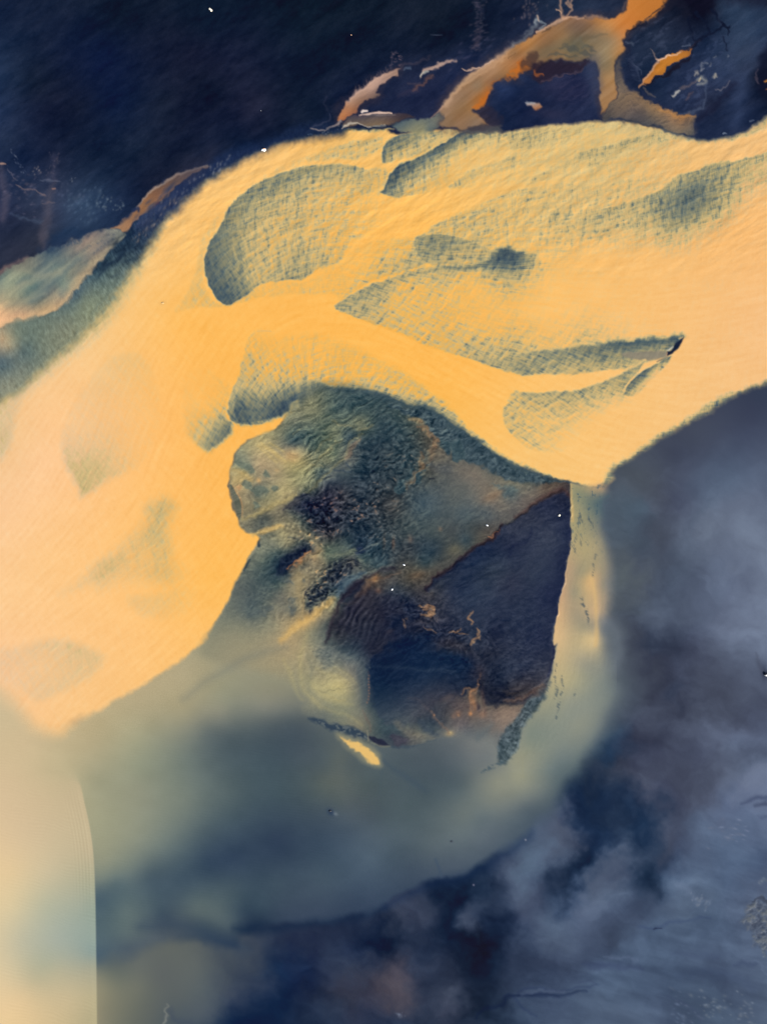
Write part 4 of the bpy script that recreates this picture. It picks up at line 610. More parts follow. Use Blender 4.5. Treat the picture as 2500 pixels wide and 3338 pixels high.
line("N3: 0,905,6 60,860,6 140,820,4 200,790,3", (150, 118, 108), 7, .7, (4, 4, 0))
line("N3: 300,740,6 420,650,16 520,610,14 640,630,8", (28, 46, 74), 14, .8, (6, 6, 0))
flecks("N3: 330,750,4 420,720,8 520,690,8 600,670,4", (44, 66, 88), .7)
for q in ["740,670,3 690,700,5 600,740,4 520,790,3", "820,650,3 760,690,4 680,760,3", "860,600,3 800,630,4 740,650,3"]:
    flecks("N3: " + q, (78, 84, 96), .8)
for q, c in [("840,665,3 740,760,6 640,880,8 540,990,8 470,1100,6", (176, 160, 130)), ("720,660,3 600,740,6 480,850,8 330,990,9 200,1110,6", (158, 158, 134)), ("600,660,3 450,770,7 280,900,8 120,1040,8 0,1110,6", (164, 160, 134)), ("330,770,3 200,850,7 80,960,7 0,1030,6", (150, 156, 134)), ("560,800,4 440,920,10 320,1040,12 240,1110,8", (96, 114, 118)), ("420,770,4 300,870,9 150,980,9", (100, 118, 120)), ("640,820,4 560,900,7 440,1040,8", (104, 118, 118)), ("800,640,3 700,730,5 620,800,4", (112, 112, 112)), ("760,620,3 660,680,6 560,730,5", (178, 158, 140))]:
    line("N3: " + q, c, 13, .42, (6, 3, 0))
for q in ["60,40,4 160,70,7 260,60,5", "0,150,4 100,120,7 200,80,6 280,40,4", "30,210,5 110,190,8 200,150,6"]:
    line("R3: " + q, (160, 156, 132), 12, .4, (6, 3, 0))
# orange overflow strip on the bank and its pale rim
a, win, d = fill("N3: 800,590 870,532 980,442 1060,352 1130,292 1200,242 1290,197 1400,157 1520,125 1480,148 1400,188 1320,245 1240,315 1180,375 1140,412 1090,445 1050,480 1010,500 1000,530 960,540 940,590 890,602 850,585",
     "N3: 1000,470,162,114,78 900,560,176,128,90 1150,350,134,96,74 1250,260,116,90,76 1400,165,124,100,90 1050,430,158,112,76", (3, 4), .95, (3, 4, 0))
line("N3: 980,440,2 1060,350,3 1130,288,4 1200,240,4 1290,195,4 1400,155,3 1500,128,2", (196, 166, 142), 4, .75, (2, 3, 0))
line("N3: 960,455,5 995,440,6 1000,462,3", (40, 50, 80), 4, .85)
line("N3: 1150,405,4 1090,440,3", (92, 50, 56), 4, .6, (3, 3, 0))
line("N3: 820,575,2 900,515,4 960,465,3", (44, 52, 78), 5, .6, (3, 3, 0))
R_ = np.random.RandomState(31)
def specks(text, n, spread, col, size=(1.5, 3.5), elong=1.8, ang=-60, op=.5):
    p = spline(pt(text), False); t = ''
    for i in range(n):
        q = p[R_.randint(len(p))] + R_.randn(2) * spread
        r = R_.uniform(*size); k = R_.uniform(.8, 1.1)
        t += ' P: %.1f,%.1f,%.1f,%.1f,%d,%d,%d,%d,%.2f' % (q[0], q[1], r * elong, r, ang + R_.randint(-20, 20), col[0] * k, col[1] * k, col[2] * k, op * R_.uniform(.5, 1))
    blob(t, .4)
specks("N3: 1640,100 1560,155 1460,205 1400,240 1340,290 1270,370", 34, 8, (150, 150, 156))
specks("N3: 1270,370 1200,430 1110,530 1050,600 1000,660", 46, 8, (150, 134, 124), (1.5, 3.5), 2.6)
specks("N3: 1250,300 1120,450 1020,560", 60, 16, (54, 66, 96), (3, 7), 3.0, -50, .6)
specks("N3: 940,640 870,760 760,880", 60, 18, (30, 46, 66), (3, 7), 3.2, -35, .55)
# left bank: pale ribs of old channels
line("N3: 395,240,4 360,380,12 335,500,16 320,640,18 315,720,10", (104, 92, 100), 14, 0.41, (6, 4, 0))
line("N3: 10,130,8 30,260,13 40,400,13 30,520,10", (112, 98, 110), 14, 0.38, (6, 4, 0))
line("N3: 390,60,2 380,130,10 370,200,16", (82, 78, 98), 12, 0.34, (7, 7, 0))
line("N3: 130,275,1.5 200,310,2 270,330,2 325,350,3", (158, 126, 116), 3, 0.56, (4, 5, 0))
line("N3: 0,110,2.5 25,118,3 45,128,1.5", (226, 172, 142), 3, 0.68, (2, 3, 0))
line("N3: 60,150,1.5 95,205,2 135,245,1.5", (128, 116, 126), 3, 0.45, (4, 6, 0))
line("N3: 380,300,2 400,298,2.5", (190, 140, 118), 2.5, 0.68)
line("N3: 320,400,2 360,395,3 400,405,2", (130, 108, 108), 3, 0.45, (3, 4, 0))
line("N3: 300,240,2 390,235,3 440,240,1.5", (110, 116, 134), 3, 0.45, (4, 5, 0))
line("N3: 90,480,3 190,510,5 300,530,3", (92, 108, 132), 7, 0.34, (6, 5, 0))
specks("N3: 80,10 120,80 150,150 175,190", 26, 4, (104, 112, 132), (1.2, 2.5), 1.5, 60)
specks("N3: 250,190 275,165 265,150", 9, 6, (170, 152, 146), (1.2, 2.6), 1.5)
specks("N3: 395,60 400,110 350,190", 22, 9, (118, 104, 112), (1.2, 2.4), 1.6)
specks("N3: 520,230 530,228", 5, 5, (150, 150, 150), (1.2, 2))
specks("N3: 730,410 760,405 800,440 870,400 780,355", 30, 9, (136, 146, 152), (1.6, 3.6), 1.4)
specks("N3: 540,350 650,370 700,400 620,480 560,420", 60, 22, (88, 106, 128), (2, 5), 1.6)
specks("N3: 440,300 500,330 560,350", 24, 14, (84, 92, 118), (2, 4), 1.6)
specks("N3: 150,300 250,330 200,260 120,380 250,420", 60, 30, (92, 88, 108), (1.6, 3.6), 1.8, -10, .6)
blob("N3: 500,640,80,26,-20,34,48,76,.5 150,740,90,40,-30,52,54,72,.35 560,400,90,60,0,60,84,112,.3 640,560,120,50,-30,50,72,100,.3 1400,80,80,30,-20,58,58,76,.5")

# ---------------------------------------------------------------- streams in the north-east
fill("N1: 1100,925 1180,905 1290,895 1380,905 1400,940 1330,955 1220,965 1120,960", (84, 84, 84), (6, 6), .8, (5, 6, 0))
fill("N1: 1240,800 1300,750 1370,790 1390,880 1380,920 1290,890", (46, 42, 58), (10, 12), .7, (8, 8, 0))
a, win, d = fill("N1: 610,905 700,880 800,862 900,850 970,795 1025,780 1025,825 985,880 930,930 880,965 820,975 740,955 670,945", "N1: 640,910,90,104,106 720,900,104,114,108 800,930,150,146,112 850,940,140,140,112 880,880,116,122,112 950,860,128,128,110 1000,800,84,92,98 740,945,150,146,114 900,950,76,92,98 970,900,120,116,100", (6, 6), .9, (5, 5, 0))
STREAM = "N2: 690,-260 650,-40 645,50 605,108 520,126 350,130 215,128 165,145 95,190 0,242 N1: 1657,247 1550,292 1480,342 1400,402 1300,457 1200,512 1120,572 1060,642 1020,702 970,772 955,810 985,850 955,905 1000,922 1080,925 1140,940 1180,912 1295,900 1300,885 1240,830 1190,800 1240,788 1290,742 1315,700 1335,660 1345,612 1400,582 1450,556 1520,555 1545,512 1600,500 1657,512 N2: 10,500 60,455 150,432 300,436 380,428 420,470 445,540 440,570 447,620 456,700 465,780 465,822 500,792 550,732 578,680 570,620 575,560 566,480 576,420 602,390 626,350 616,300 630,275 660,236 692,202 740,172 780,152 850,112 905,50 960,-10 1040,-260"
a, win, d = shape(STREAM, (34, 4), (10, 6, 0)); put(a, win, (66, 56, 64), .55)
a, win, d = shape(STREAM, (5, 7), (3, 4, 0)); s = S(win)
STX = fbm(rot(XX, YY, -38)[0] / 110, rot(XX, YY, -38)[1] / 10, 151, 3)
put(a, win, rbf(pt("""N2: 700,50,196,122,56 650,150,200,124,60 800,60,190,118,54 600,220,194,128,72 500,180,184,130,78 400,180,150,112,78 300,180,120,94,76 200,160,142,108,80 100,220,150,112,78 50,300,145,108,76 200,280,135,108,78 100,350,126,100,74 250,330,100,94,78 200,380,136,112,82 340,410,120,104,82 400,280,128,112,90 500,280,148,124,94 560,300,165,130,92 500,380,150,128,96 580,370,172,128,82 500,480,138,118,90 500,560,164,128,88 510,650,160,122,84 500,750,162,122,82 440,340,140,120,92 360,300,124,108,84
N1: 1600,300,176,124,74 1550,350,168,118,72 1450,420,170,125,86 1350,500,166,126,92 1250,560,150,116,86 1150,620,150,116,86 1200,660,146,112,82 1250,640,146,112,80 1150,700,140,108,80 1080,780,142,110,80 1020,740,160,128,102 1180,760,156,114,74 1250,720,172,108,54 1300,660,182,110,52 1400,560,154,110,68 1500,500,164,104,56 1550,450,164,102,56 1100,860,146,112,82 1020,880,140,112,86 1230,860,138,110,86 1600,420,134,100,70 1500,400,150,110,76"""), win, k=4) + (STX[s] * 8 * smooth((2150 - XX[s]) / 150) + GRAIN[s] * 1.3)[..., None])
H[s] = H[s] * (1 - a) + a * (.012 * STX[s] - .15)
# green-grey shallow bars of the streams
line("N2: 0,400,8 120,350,16 200,330,22 290,340,16", (112, 102, 80), 18, .45, (8, 6, 0))
for q in ["160,345,3 240,340,5 290,350,3", "190,320,2 260,325,3 300,335,2", "90,400,2 180,395,4 280,410,3", "330,330,4 380,345,5 400,370,3", "310,375,5 360,385,6 395,410,4"]:
    line("N2: " + q, (74, 78, 76), 5, .6, (5, 6, 0))
line("N2: 300,276,4 345,268,6 420,256,5 500,242,2", (104, 92, 74), 5, .5, (2, 3, 0))
line("N2: 305,280,6 320,310,8 345,340,8", (104, 100, 86), 7, .5, (3, 4, 0))
line("N2: 40,240,1 70,215,3 95,200,2", (84, 66, 54), 3, .8, (2, 3, 0))
line("N2: 220,190,8 300,185,14 380,180,8", (112, 90, 74), 16, .4, (6, 4, 0))
line("N1: 1460,410,2 1500,385,2", (120, 84, 56), 2, .7, (3, 5, 0))
# rusty margin
for q in ["1310,660,5 1300,710,6 1250,760,8 1200,780,7", "1340,610,3 1400,575,4", "1450,550,4 1520,545,6 1545,500,7 1600,490,4", "1560,440,5 1530,480,8 1480,510,6"]:
    line("N1: " + q, (196, 108, 40), 6, .7, (7, 7, 0))
fill("N1: 1550,450 1590,410 1657,400 1657,495 1590,500 1560,485", (70, 52, 50), (8, 8), .7, (8, 7, 0))
# pale crest of dry silt along the upper bank
line("N1: 1000,760,6 1030,715,7 1075,640,7 1135,578,7 1220,522,7 1320,452,7 1400,400,7 1490,325,5", (214, 176, 142), 9, .45, (2, 3, 0))
line("N1: 1060,680,2 1120,610,3 1210,560,3 1330,480,3 1440,400,2", (212, 170, 132), 5, .45, (2, 3, 0))
line("N1: 1118,500,1.5 1150,510,3 1200,500,2.5 1260,475,2 1340,440,1.5", (206, 170, 146), 2.5, .85, (2, 4, 0))
line("N1: 890,850,1.5 940,810,2.5 980,770,3", (176, 140, 116), 3, .7, (2, 3, 0))
line("N2: 0,238,3 90,190,3 150,150,3 190,132,4 250,130,2 330,132,2", (224, 178, 142), 4, .75, (2, 4, 0))
line("N2: 250,128,2 330,122,4 420,124,5 500,126,3", (176, 136, 110), 5, .6, (3, 4, 0))
# head-water rills
for q in ["150,-40,4 155,20,4 175,80,4 190,125,4", "190,-40,2 215,30,3 240,60,4 225,100,4 205,125,3", "240,-20,2 235,40,3"]:
    line("N2: " + q, (196, 152, 122), 5, .7, (4, 5, 0))
line("N2: 135,70,1.5 165,75,2 175,90,2", (200, 160, 130), 2, .8, (3, 3, 0))
line("N2: 640,0,3 625,40,4 610,80,4", (110, 92, 88), 6, .6, (4, 6, 0))
specks("N1: 1630,60 1590,110 1600,20 1650,30", 40, 16, (120, 104, 108), (1.8, 4), 1.6)
line("N1: 1657,130,6 1640,190,9 1600,230,8 1540,280,5 1480,320,3", (120, 126, 134), 9, .6, (7, 8, 0))
line("N2: -20,170,5 10,150,6 60,175,4 20,215,5", (150, 160, 164), 5, .6, (5, 6, 0))
line("N2: 0,120,3 10,150,3", (190, 160, 140), 3, .8, (3, 4, 0))
# feather-shaped ribbon west of the main stream
a, win, d = shape("N1: 225,868 243,800 300,720 370,652 450,592 540,542 620,502 668,490 655,512 662,545 620,560 560,600 512,640 490,668 528,678 490,700 430,722 390,762 350,812 290,850", (26, 3), (10, 6, 0)); put(a, win, (62, 54, 66), .5)
fill("N1: 225,868 243,800 300,720 370,652 450,592 540,542 620,502 668,490 655,512 662,545 620,560 560,600 512,640 490,668 528,678 490,700 430,722 390,762 350,812 290,850",
     "N1: 260,830,190,124,80 300,780,184,128,92 350,740,168,126,100 320,720,190,150,126 450,650,190,152,132 420,630,206,168,146 550,570,186,150,132 430,710,136,104,88 500,690,110,90,84 640,510,170,136,118", (3, 4), .95, (3, 4, 0))
line("N1: 300,722,2 370,655,3 450,597,3 540,545,2", (214, 176, 156), 5, .6, (3, 4, 0))
for k in range(26):
    t = k / 25; x = 350 + 230 * t; y = 668 - 150 * t
    l = R_.uniform(10, 46); line("N1: %.0f,%.0f,1 %.0f,%.0f,.4" % (x, y, x + R_.uniform(-8, 6), y - l), (140, 116, 112), 2.2, .55, (2, 2, 0))
for k in range(20):
    x = 590 + R_.uniform(0, 80); y = 470 - R_.uniform(0, 160) * (1 - abs(x - 630) / 60)
    line("N1: %.0f,%.0f,1 %.0f,%.0f,1" % (x, y, x + R_.uniform(4, 22), y + R_.uniform(-6, 4)), (112, 92, 100), 2.5, .6, (3, 4, 0))
line("N1: 605,490,2 600,430,2 615,400,1.5 650,370,1", (92, 82, 96), 6, .55, (5, 6, 0))
line("N1: 640,500,3 720,465,4 820,450,3 880,410,2", (86, 74, 84), 8, .5, (6, 6, 0))
line("N1: 700,500,2 740,490,3 750,495,1", (104, 120, 140), 4, .6, (3, 3, 0))
line("N1: 812,550,2 850,518,4 940,470,6 1020,438,5 1072,432,2", (196, 162, 144), 4, .85, (3, 5, 0))
line("N1: 812,548,2 830,535,4 870,520,3", (200, 196, 180), 3, .7, (2, 3, 0))
line("N1: 900,545,2 860,580,4 810,620,4 770,650,2", (122, 84, 72), 6, .7, (5, 6, 0))
line("N1: 740,600,2 790,600,3 820,590,2", (100, 80, 84), 6, .5, (6, 5, 0))
line("N1: 670,690,3 780,660,5 820,640,3", (64, 58, 78), 10, .5, (6, 5, 0))
specks("N1: 1250,150 1240,210 1250,260 1200,330 1220,360", 46, 10, (86, 78, 92), (1.4, 3.6), 2.2, -15)
line("N1: 1240,150,2 1245,230,4 1240,280,9 1210,340,6 1185,365,2", (78, 70, 86), 9, .5, (6, 7, 0))
specks("N1: 1200,20 1240,60 1250,100 1260,0", 40, 10, (84, 78, 92), (1.4, 3.4), 1.8, -10)
line("N1: 1220,0,4 1240,60,7 1250,110,5", (54, 54, 74), 12, .5, (6, 7, 0))
specks("N1: 1080,440 1150,410 1240,380 1300,310", 40, 14, (64, 66, 92), (1.6, 4), 2.4, -25)
line("N1: 890,250,1 940,252,1.5 975,250,1", (74, 80, 100), 2, .7)
# ledge with foam at the old outlet
fill("N1: 262,905 290,852 340,830 450,815 650,812 775,838 720,866 630,890 550,908 400,902 300,922", "N1: 300,880,96,84,80 400,850,80,74,80 400,885,124,104,86 500,870,118,98,82 600,860,96,80,74 700,845,66,56,62 500,835,88,80,84", (4, 5), .95, (3, 4, 0))
line("N1: 378,826,1.5 430,820,2.5 520,812,3.5 612,816,2", (240, 204, 182), 2.2, .9, (1, 2, 0))
line("N1: 395,806,3 410,795,4 432,798,3", (240, 220, 208), 2.5, .95, (1, 2, 0))
line("N1: 400,820,1.2 520,830,1.5 640,826,1", (150, 138, 136), 2.5, .6, (1, 2, 0))
line("N1: 250,925,1.5 280,910,4 330,888,4 380,896,2 470,908,2 555,906,3 560,895,1.5", (196, 184, 166), 2.8, .85, (2, 4, 0))
line("N1: 30,932,2 90,936,2.5 160,925,3 215,895,3 250,872,4", (170, 152, 144), 3.2, .8, (2, 4, 0))
line("N1: 40,925,2 80,895,2 150,860,1.5 170,825,1", (84, 84, 104), 5, .55, (4, 5, 0))
line("N1: 250,905,5 180,930,4 90,955,4 0,980,3", (20, 34, 60), 5, .8, (2, 3, 0))
line("N1: 620,900,2 500,915,3 300,940,3 150,965,2", (34, 48, 66), 5, .7, (2, 3, 0))
specks("N1: 130,960 200,935 250,900", 12, 4, (150, 154, 150), (1, 2.2), 1.5)
specks("N1: 20,970 40,965", 4, 3, (130, 150, 170), (1.2, 2.2), 1.5)
line("N1: 150,700,1.5 140,760,2 160,800,1", (54, 56, 76), 5, .5, (4, 4, 0))
# bluish sand island between the streams
blob("N1: 1440,660,40,34,0,46,64,104,.5 1560,560,16,12,0,56,72,108,.4 N2: 180,660,70,26,-20,58,56,84,.45 260,720,60,20,-20,54,52,80,.35 430,640,16,70,0,64,72,98,.5 410,520,20,40,0,58,66,94,.4 100,850,50,18,0,50,50,74,.5")
for k in range(36):
    x = R_.uniform(120, 340); y = R_.uniform(560, 780)
    line("N2: %.0f,%.0f,.8 %.0f,%.0f,1.4 %.0f,%.0f,.6" % (x, y, x + 30, y - 10, x + 62, y - 30), (58, 58, 86), 3, .4, (6, 5, 0))
fill("N2: -40,470 60,448 200,442 372,432 330,480 250,520 150,560 60,585 -20,560", (42, 34, 48), (8, 10), .85, (8, 7, 0))
line("N2: 40,580,2 140,560,2.5 250,525,2.5 330,490,2", (96, 76, 84), 4, .6, (4, 6, 0))
line("N2: -20,520,5 30,540,4 50,550,2", (160, 90, 50), 4, .7, (6, 6, 0))
fill("N1: 1570,740 1620,735 1657,742 N2: 20,745 38,770 10,790 N1: 1640,795 1625,770 1590,760", "N1: 1590,745,176,172,172 1640,745,186,160,146 1640,780,186,122,82 1620,760,176,140,118 N2: 20,765,180,118,76", (4, 5), .9, (2, 3, 0))
line("N1: 1572,742,1 1610,738,2.5 1640,745,2", (170, 176, 182), 2, .4)
# brown delta fan
a, win, d = fill("N2: 462,845 500,792 550,732 582,680 570,600 580,480 600,420 628,500 640,580 660,625 720,665 775,705 850,750 950,780 1040,822 1130,812 1150,870 1150,945 1130,972 1050,970 950,948 850,900 750,888 650,868 560,858 470,866",
     "N2: 560,800,110,96,84 700,800,104,92,86 640,680,134,112,90 600,600,116,102,88 600,500,74,70,76 850,780,150,118,84 780,730,140,112,84 950,850,148,118,90 800,850,98,90,84 1050,900,138,112,88 1120,880,112,98,86 500,850,84,80,78 650,760,124,104,86 1040,830,170,118,72", (4, 6), .95, (6, 6, 0))
s = S(win); put(a * smooth(STREAK[s] * 1.4), win, (72, 66, 68), .35); H[s] += a * .05 * STREAK[s]
line("N2: 600,430,4 590,520,6 600,600,6 640,660,6", (92, 84, 82), 9, .6, (4, 4, 0))
line("N2: 612,500,3 640,580,6 670,630,8 720,650,6", (38, 46, 70), 8, .8, (4, 4, 0))
fill("N2: 750,640 790,660 850,715 920,745 930,765 850,745 780,705 745,675", (38, 46, 72), (8, 8), .8, (6, 5, 0))
line("N2: 770,630,2 810,670,3 850,700,2", (120, 104, 96), 4, .6, (3, 4, 0))
line("N2: 880,770,4 950,800,6 1020,830,7 1100,822,5 1140,812,2", (178, 128, 78), 6, .6, (6, 7, 0))
line("N2: 500,860,4 640,870,6 800,895,5 900,930,5 1000,965,4", (66, 68, 74), 8, .55, (4, 5, 0))
line("N2: 1140,860,3 1150,920,4 1135,975,4", (58, 60, 76), 8, .6, (3, 4, 0))
# orange slash and its shadow, painted dark beneath it
fill("N2: 735,632 760,582 800,532 860,462 892,432 950,402 1020,382 1080,352 1115,340 1080,392 1020,432 970,462 930,502 890,532 850,560 800,592 760,615",
     "N2: 745,620,196,128,70 800,560,186,118,56 880,490,194,122,46 950,440,196,124,48 1040,390,190,118,46 1100,350,150,96,50", (2.5, 3), .97, (3, 6, 0))
fill("N2: 785,602 860,560 940,512 1000,462 1090,398 1120,362 1100,420 1050,460 1000,505 930,545 880,565 820,600", (26, 24, 38), (5, 6), .9, (6, 6, 0))
line("N2: 738,628,1.5 770,580,3 820,515,3.5 875,440,3", (206, 160, 128), 3, .8, (2, 3, 0))
line("N2: 862,425,1.5 885,432,3 920,415,3 945,400,4 975,405,2 1040,375,1.5", (232, 188, 156), 2.6, .9, (2, 3, 0))
line("N2: 820,360,1 845,395,1.5 866,425,2", (160, 132, 118), 2.5, .7, (2, 4, 0))
line("N2: 1040,375,1.5 1110,330,2 1170,300,3", (96, 60, 52), 4, .7, (3, 4, 0))
# dark drainage veins and black wet sand
fill("N2: 1030,-80 1010,0 1060,50 1110,80 1150,110 1200,100 1260,70 1275,20 1300,-80", (18, 18, 34), (14, 18), .9, (8, 6, 0))
fill("N2: 960,0 880,70 850,130 940,90 1010,60 1040,90 1080,140 1120,130 1080,50 1010,-40", (26, 28, 44), (10, 12), .7, (8, 8, 0))
fill("N2: 1290,-60 1350,-10 1480,20 1657,40 1800,-60", (26, 28, 46), (30, 20), .6, (10, 5, 0))
for q in ["1250,60,7 1280,100,5 1320,170,5 1345,188,7 1390,190,5", "1345,190,5 1300,220,5 1240,245,6 1170,295,7 1110,340,5", "1240,245,4 1215,190,3 1190,130,4 1150,90,6", "1380,190,4 1385,225,3 1375,250,2", "1330,270,2 1360,310,1.5 1370,360,1", "1130,300,3 1110,230,3 1090,140,6"]:
    line("N2: " + q, (18, 24, 44), 4, .85, (3, 5, 0))
fill("N2: 1657,340 1600,400 1570,480 1560,540 1580,600 1620,700 1720,720 1800,300", (20, 24, 44), (16, 20), .8, (8, 6, 0))
line("N2: 1580,485,1.5 1565,540,2.5 1580,580,4 1600,605,2", (66, 60, 74), 3, .8, (4, 6, 0))
line("N2: 1640,590,2 1670,575,4 1700,580,3", (190, 126, 60), 2.5, .9, (2, 3, 0))
line("N2: 1645,645,1.5 1670,632,3", (180, 112, 60), 2.5, .8, (2, 3, 0))
fill("N2: 1200,800 1300,700 1380,580 1420,620 1340,740 1260,820 1180,860 1140,840", (28, 32, 54), (14, 16), .7, (12, 8, 0))
fill("N2: 650,290 620,300 625,340 650,420 640,500 660,600 740,630 780,540 720,480 690,400", (26, 34, 58), (10, 14), .55, (8, 8, 0))
line("N2: 650,235,4 690,200,7 740,170,7 790,155,4", (24, 28, 46), 5, .7, (6, 7, 0))
for k in range(46):                                             # combed edge of the orange trunk
    t = R_.rand(); x = 690 + 300 * t; y = 205 - 235 * t
    line("N2: %.0f,%.0f,1.6 %.0f,%.0f,.4" % (x - 6, y + 6, x + R_.uniform(12, 40), y - R_.uniform(8, 26)), (132, 88, 54) if R_.rand() < .5 else (34, 34, 50), 2, .6, (2, 3, 0))
# pale eroded ripples on the blue flats
RT = fbm(rot(XX, YY, -30)[0] / 22, rot(XX, YY, -30)[1] / 12, 161, 3)
a, win, d = shape("N2: 700,260 800,120 1000,120 1110,200 1120,300 1000,370 880,400 780,520 700,540 660,430", (20, 30), (8, 5, 0)); s = S(win)
put(a * smooth(RT[s] * 1.3), win, (66, 74, 98), .45); H[s] += a * .12 * RT[s]
a, win, d = shape("N2: 1000,560 1150,340 1350,260 1400,420 1350,600 1150,780 980,760 930,680", (30, 40), (8, 5, 0)); s = S(win)
put(a * smooth(RT[s] * 1.3), win, (62, 74, 104), .5); H[s] += a * .12 * RT[s]
line("N2: 1140,530,3 1150,515,5 1160,530,3", (168, 160, 150), 4, .7, (4, 5, 0))
line("N2: 1160,570,4 1190,560,7 1210,580,5 1190,610,5 1160,610,3", (150, 150, 144), 6, .7, (4, 5, 0))
line("N2: 1170,585,3 1180,566,3", (206, 186, 150), 3, .8, (2, 3, 0))
line("N2: 1265,560,4 1280,540,4 1290,550,3", (176, 166, 150), 4, .75, (3, 4, 0))
line("N2: 980,685,3 1000,670,4 1020,660,3", (200, 194, 182), 3.5, .8, (3, 4, 0))
line("N2: 1030,640,4 1080,620,4 1150,580,3", (116, 100, 100), 5, .6, (4, 5, 0))
line("N2: 1070,710,2 1090,680,3 1120,660,2", (104, 84, 88), 4, .6, (3, 4, 0))
for q in ["1180,500,2 1185,450,2 1215,460,2", "1240,470,3 1245,450,2", "1380,410,2 1380,395,2", "1190,490,2 1180,505,3", "1265,410,2 1280,405,2"]:
    line("N2: " + q, (130, 132, 140), 4, .6, (4, 5, 0))
line("N2: 1215,600,2 1210,680,2 1180,770,3 1100,805,3 1020,808,2", (84, 96, 120), 5, .6, (4, 5, 0))
line("N2: 1280,640,1.5 1310,648,2 1360,620,1.5 1385,580,1", (122, 116, 124), 2.5, .65, (3, 4, 0))
line("N2: 1045,330,1.5 1090,325,2", (110, 118, 138), 2.5, .6, (3, 4, 0))
line("N2: 640,310,3 680,315,3 690,330,1", (90, 98, 116), 4, .6, (3, 5, 0))
line("N2: 700,480,1.5 740,500,1.5 750,530,1", (84, 92, 114), 3, .5, (3, 4, 0))
for k in range(8):
    line("N2: %d,%d,1 %d,%d,2 %d,%d,1" % (650 + k * 8, 420 + k * 22, 690 + k * 8, 445 + k * 20, 700 + k * 6, 475 + k * 18), (62, 72, 96), 3.5, .45, (4, 5, 0))
line("N2: 1340,965,2 1350,960,3 1365,966,1.5", (140, 152, 170), 2.5, .75, (2, 3, 0))
line("N2: 1530,876,1.5 1560,868,1.5", (120, 134, 156), 2.5, .7, (2, 3, 0))
line("N2: 1440,900,10 1460,720,14 1480,560,12 1560,450,10", (62, 76, 108), 26, .4, (10, 0, 8))
line("N2: 1500,440,4 1560,400,5 1640,340,3", (66, 80, 110), 16, .4, (8, 0, 5))
line("N2: 1300,90,3 1310,180,4", (50, 58, 80), 8, .4, (4, 4, 0))
# soft transition where sand meets the river
line("R2: 345,566,3 500,570,3 700,545,3 850,529,3 1000,526,3", (74, 78, 88), 5, .55, (3, 3, 0))
line("R2: 1200,558,3 1290,590,4 1400,604,4 1480,597,4 1560,570,4 1620,530,4 1657,500,4", (66, 84, 98), 6, .6, (3, 3, 0))

# ---------------------------------------------------------------- dark tip and grey bar in the river
fill("R4: 1050,408 1150,402 1215,402 1226,424 1180,440 1100,446 1060,438 1030,424", (142, 134, 116), (4, 6), .95, (3, 3, 0))
fill("R4: 1296,346 1278,380 1265,400 1245,417 1226,424 1222,408 1240,402 1262,375 1275,358", (22, 32, 56), (2.5, 3), .97, (1.5, 2, 0))
line("R4: 1225,402,1.5 1238,394,2.2 1250,384,1.2", (206, 200, 184), 2, .9)
line("R4: 1220,424,1.5 1224,410,2", (190, 150, 116), 2, .8)
line("R4: 1226,428,1.5 1200,440,2 1180,450,1", (54, 72, 88), 3, .7)
line("R4: 1290,350,2 1200,358,4 1100,362,5 980,380,6", (66, 88, 98), 8, .5, (4, 5, 0))
line("R3: 1115,318,1 1140,316,1.5 1172,318,1", (216, 184, 128), 2, .8)
blob("P: 532,988,9,5,-20,222,176,108,.8", .4)

# ---------------------------------------------------------------- submerged bank in the south-west with a sharp lip
LIP = "R5: -300,620 0,752 55,820 105,900 145,985 R7: 190,-10 265,10 340,62 368,160 393,280 407,400 413,550 416,700 418,850 421,1111 424,1500 -500,1500"
a, win, d = shape(LIP, (2.2, 2.2), (0, 0, 0), k=1); s = S(win)
soft = rbf(pt("R5: 0,752,60 105,900,70 145,985,80 R7: 200,0,80 265,10,60 300,30,34 340,62,9 356,110,3 368,160,2 413,550,2 420,1100,2 R5: -300,620,60"), win)[..., 0]
a = smooth((d + soft) / (2 * np.maximum(soft, 2)))
top = rbf(pt("R5: 0,700,.5 105,900,.7 R7: 250,0,.3 300,60,.6 200,100,.8 340,100,.9 400,400,1 415,800,1"), win)[..., 0]
BLP = """R7: 50,50,222,190,142 150,100,216,187,140 280,60,208,183,137 340,150,203,181,137 100,300,222,192,145 250,300,208,186,142 360,300,202,183,140 395,350,198,179,138 50,450,234,201,145 200,450,210,191,148 390,480,176,173,138 50,600,224,201,150 200,600,184,184,152 350,580,167,173,148 400,600,152,166,146 100,750,192,187,155 250,750,167,176,158 400,750,147,166,153 200,850,176,177,146 400,800,138,160,152 50,880,216,196,150 150,910,192,181,141 250,880,186,179,143 400,860,165,166,140 100,1000,230,197,142 300,1000,206,185,138 400,1000,191,177,132 50,1090,240,203,142 380,1090,187,173,128 -200,1000,244,206,148 -200,500,244,208,150 -200,100,232,196,146
R5: 20,850,208,186,139 80,950,213,187,138 50,1050,217,189,140 20,780,225,195,145 150,1060,214,187,138"""
wvx, wvy = rot(XX[s], YY[s], 12)
RIP = np.sin(wvy / 9.5 * 6.283 + 2.2 * WX[s] + 5 * vn(wvx / 70, wvy / 50, 171)) * (.5 + .5 * vn(wvx / 40, wvy / 30, 175))
put(a * np.clip(top, 0, 1), win, calm_col(rbf(pt(BLP), win, k=4, smoothk=.006), .80) + (RIP * 2.4 + GRAIN[s])[..., None])
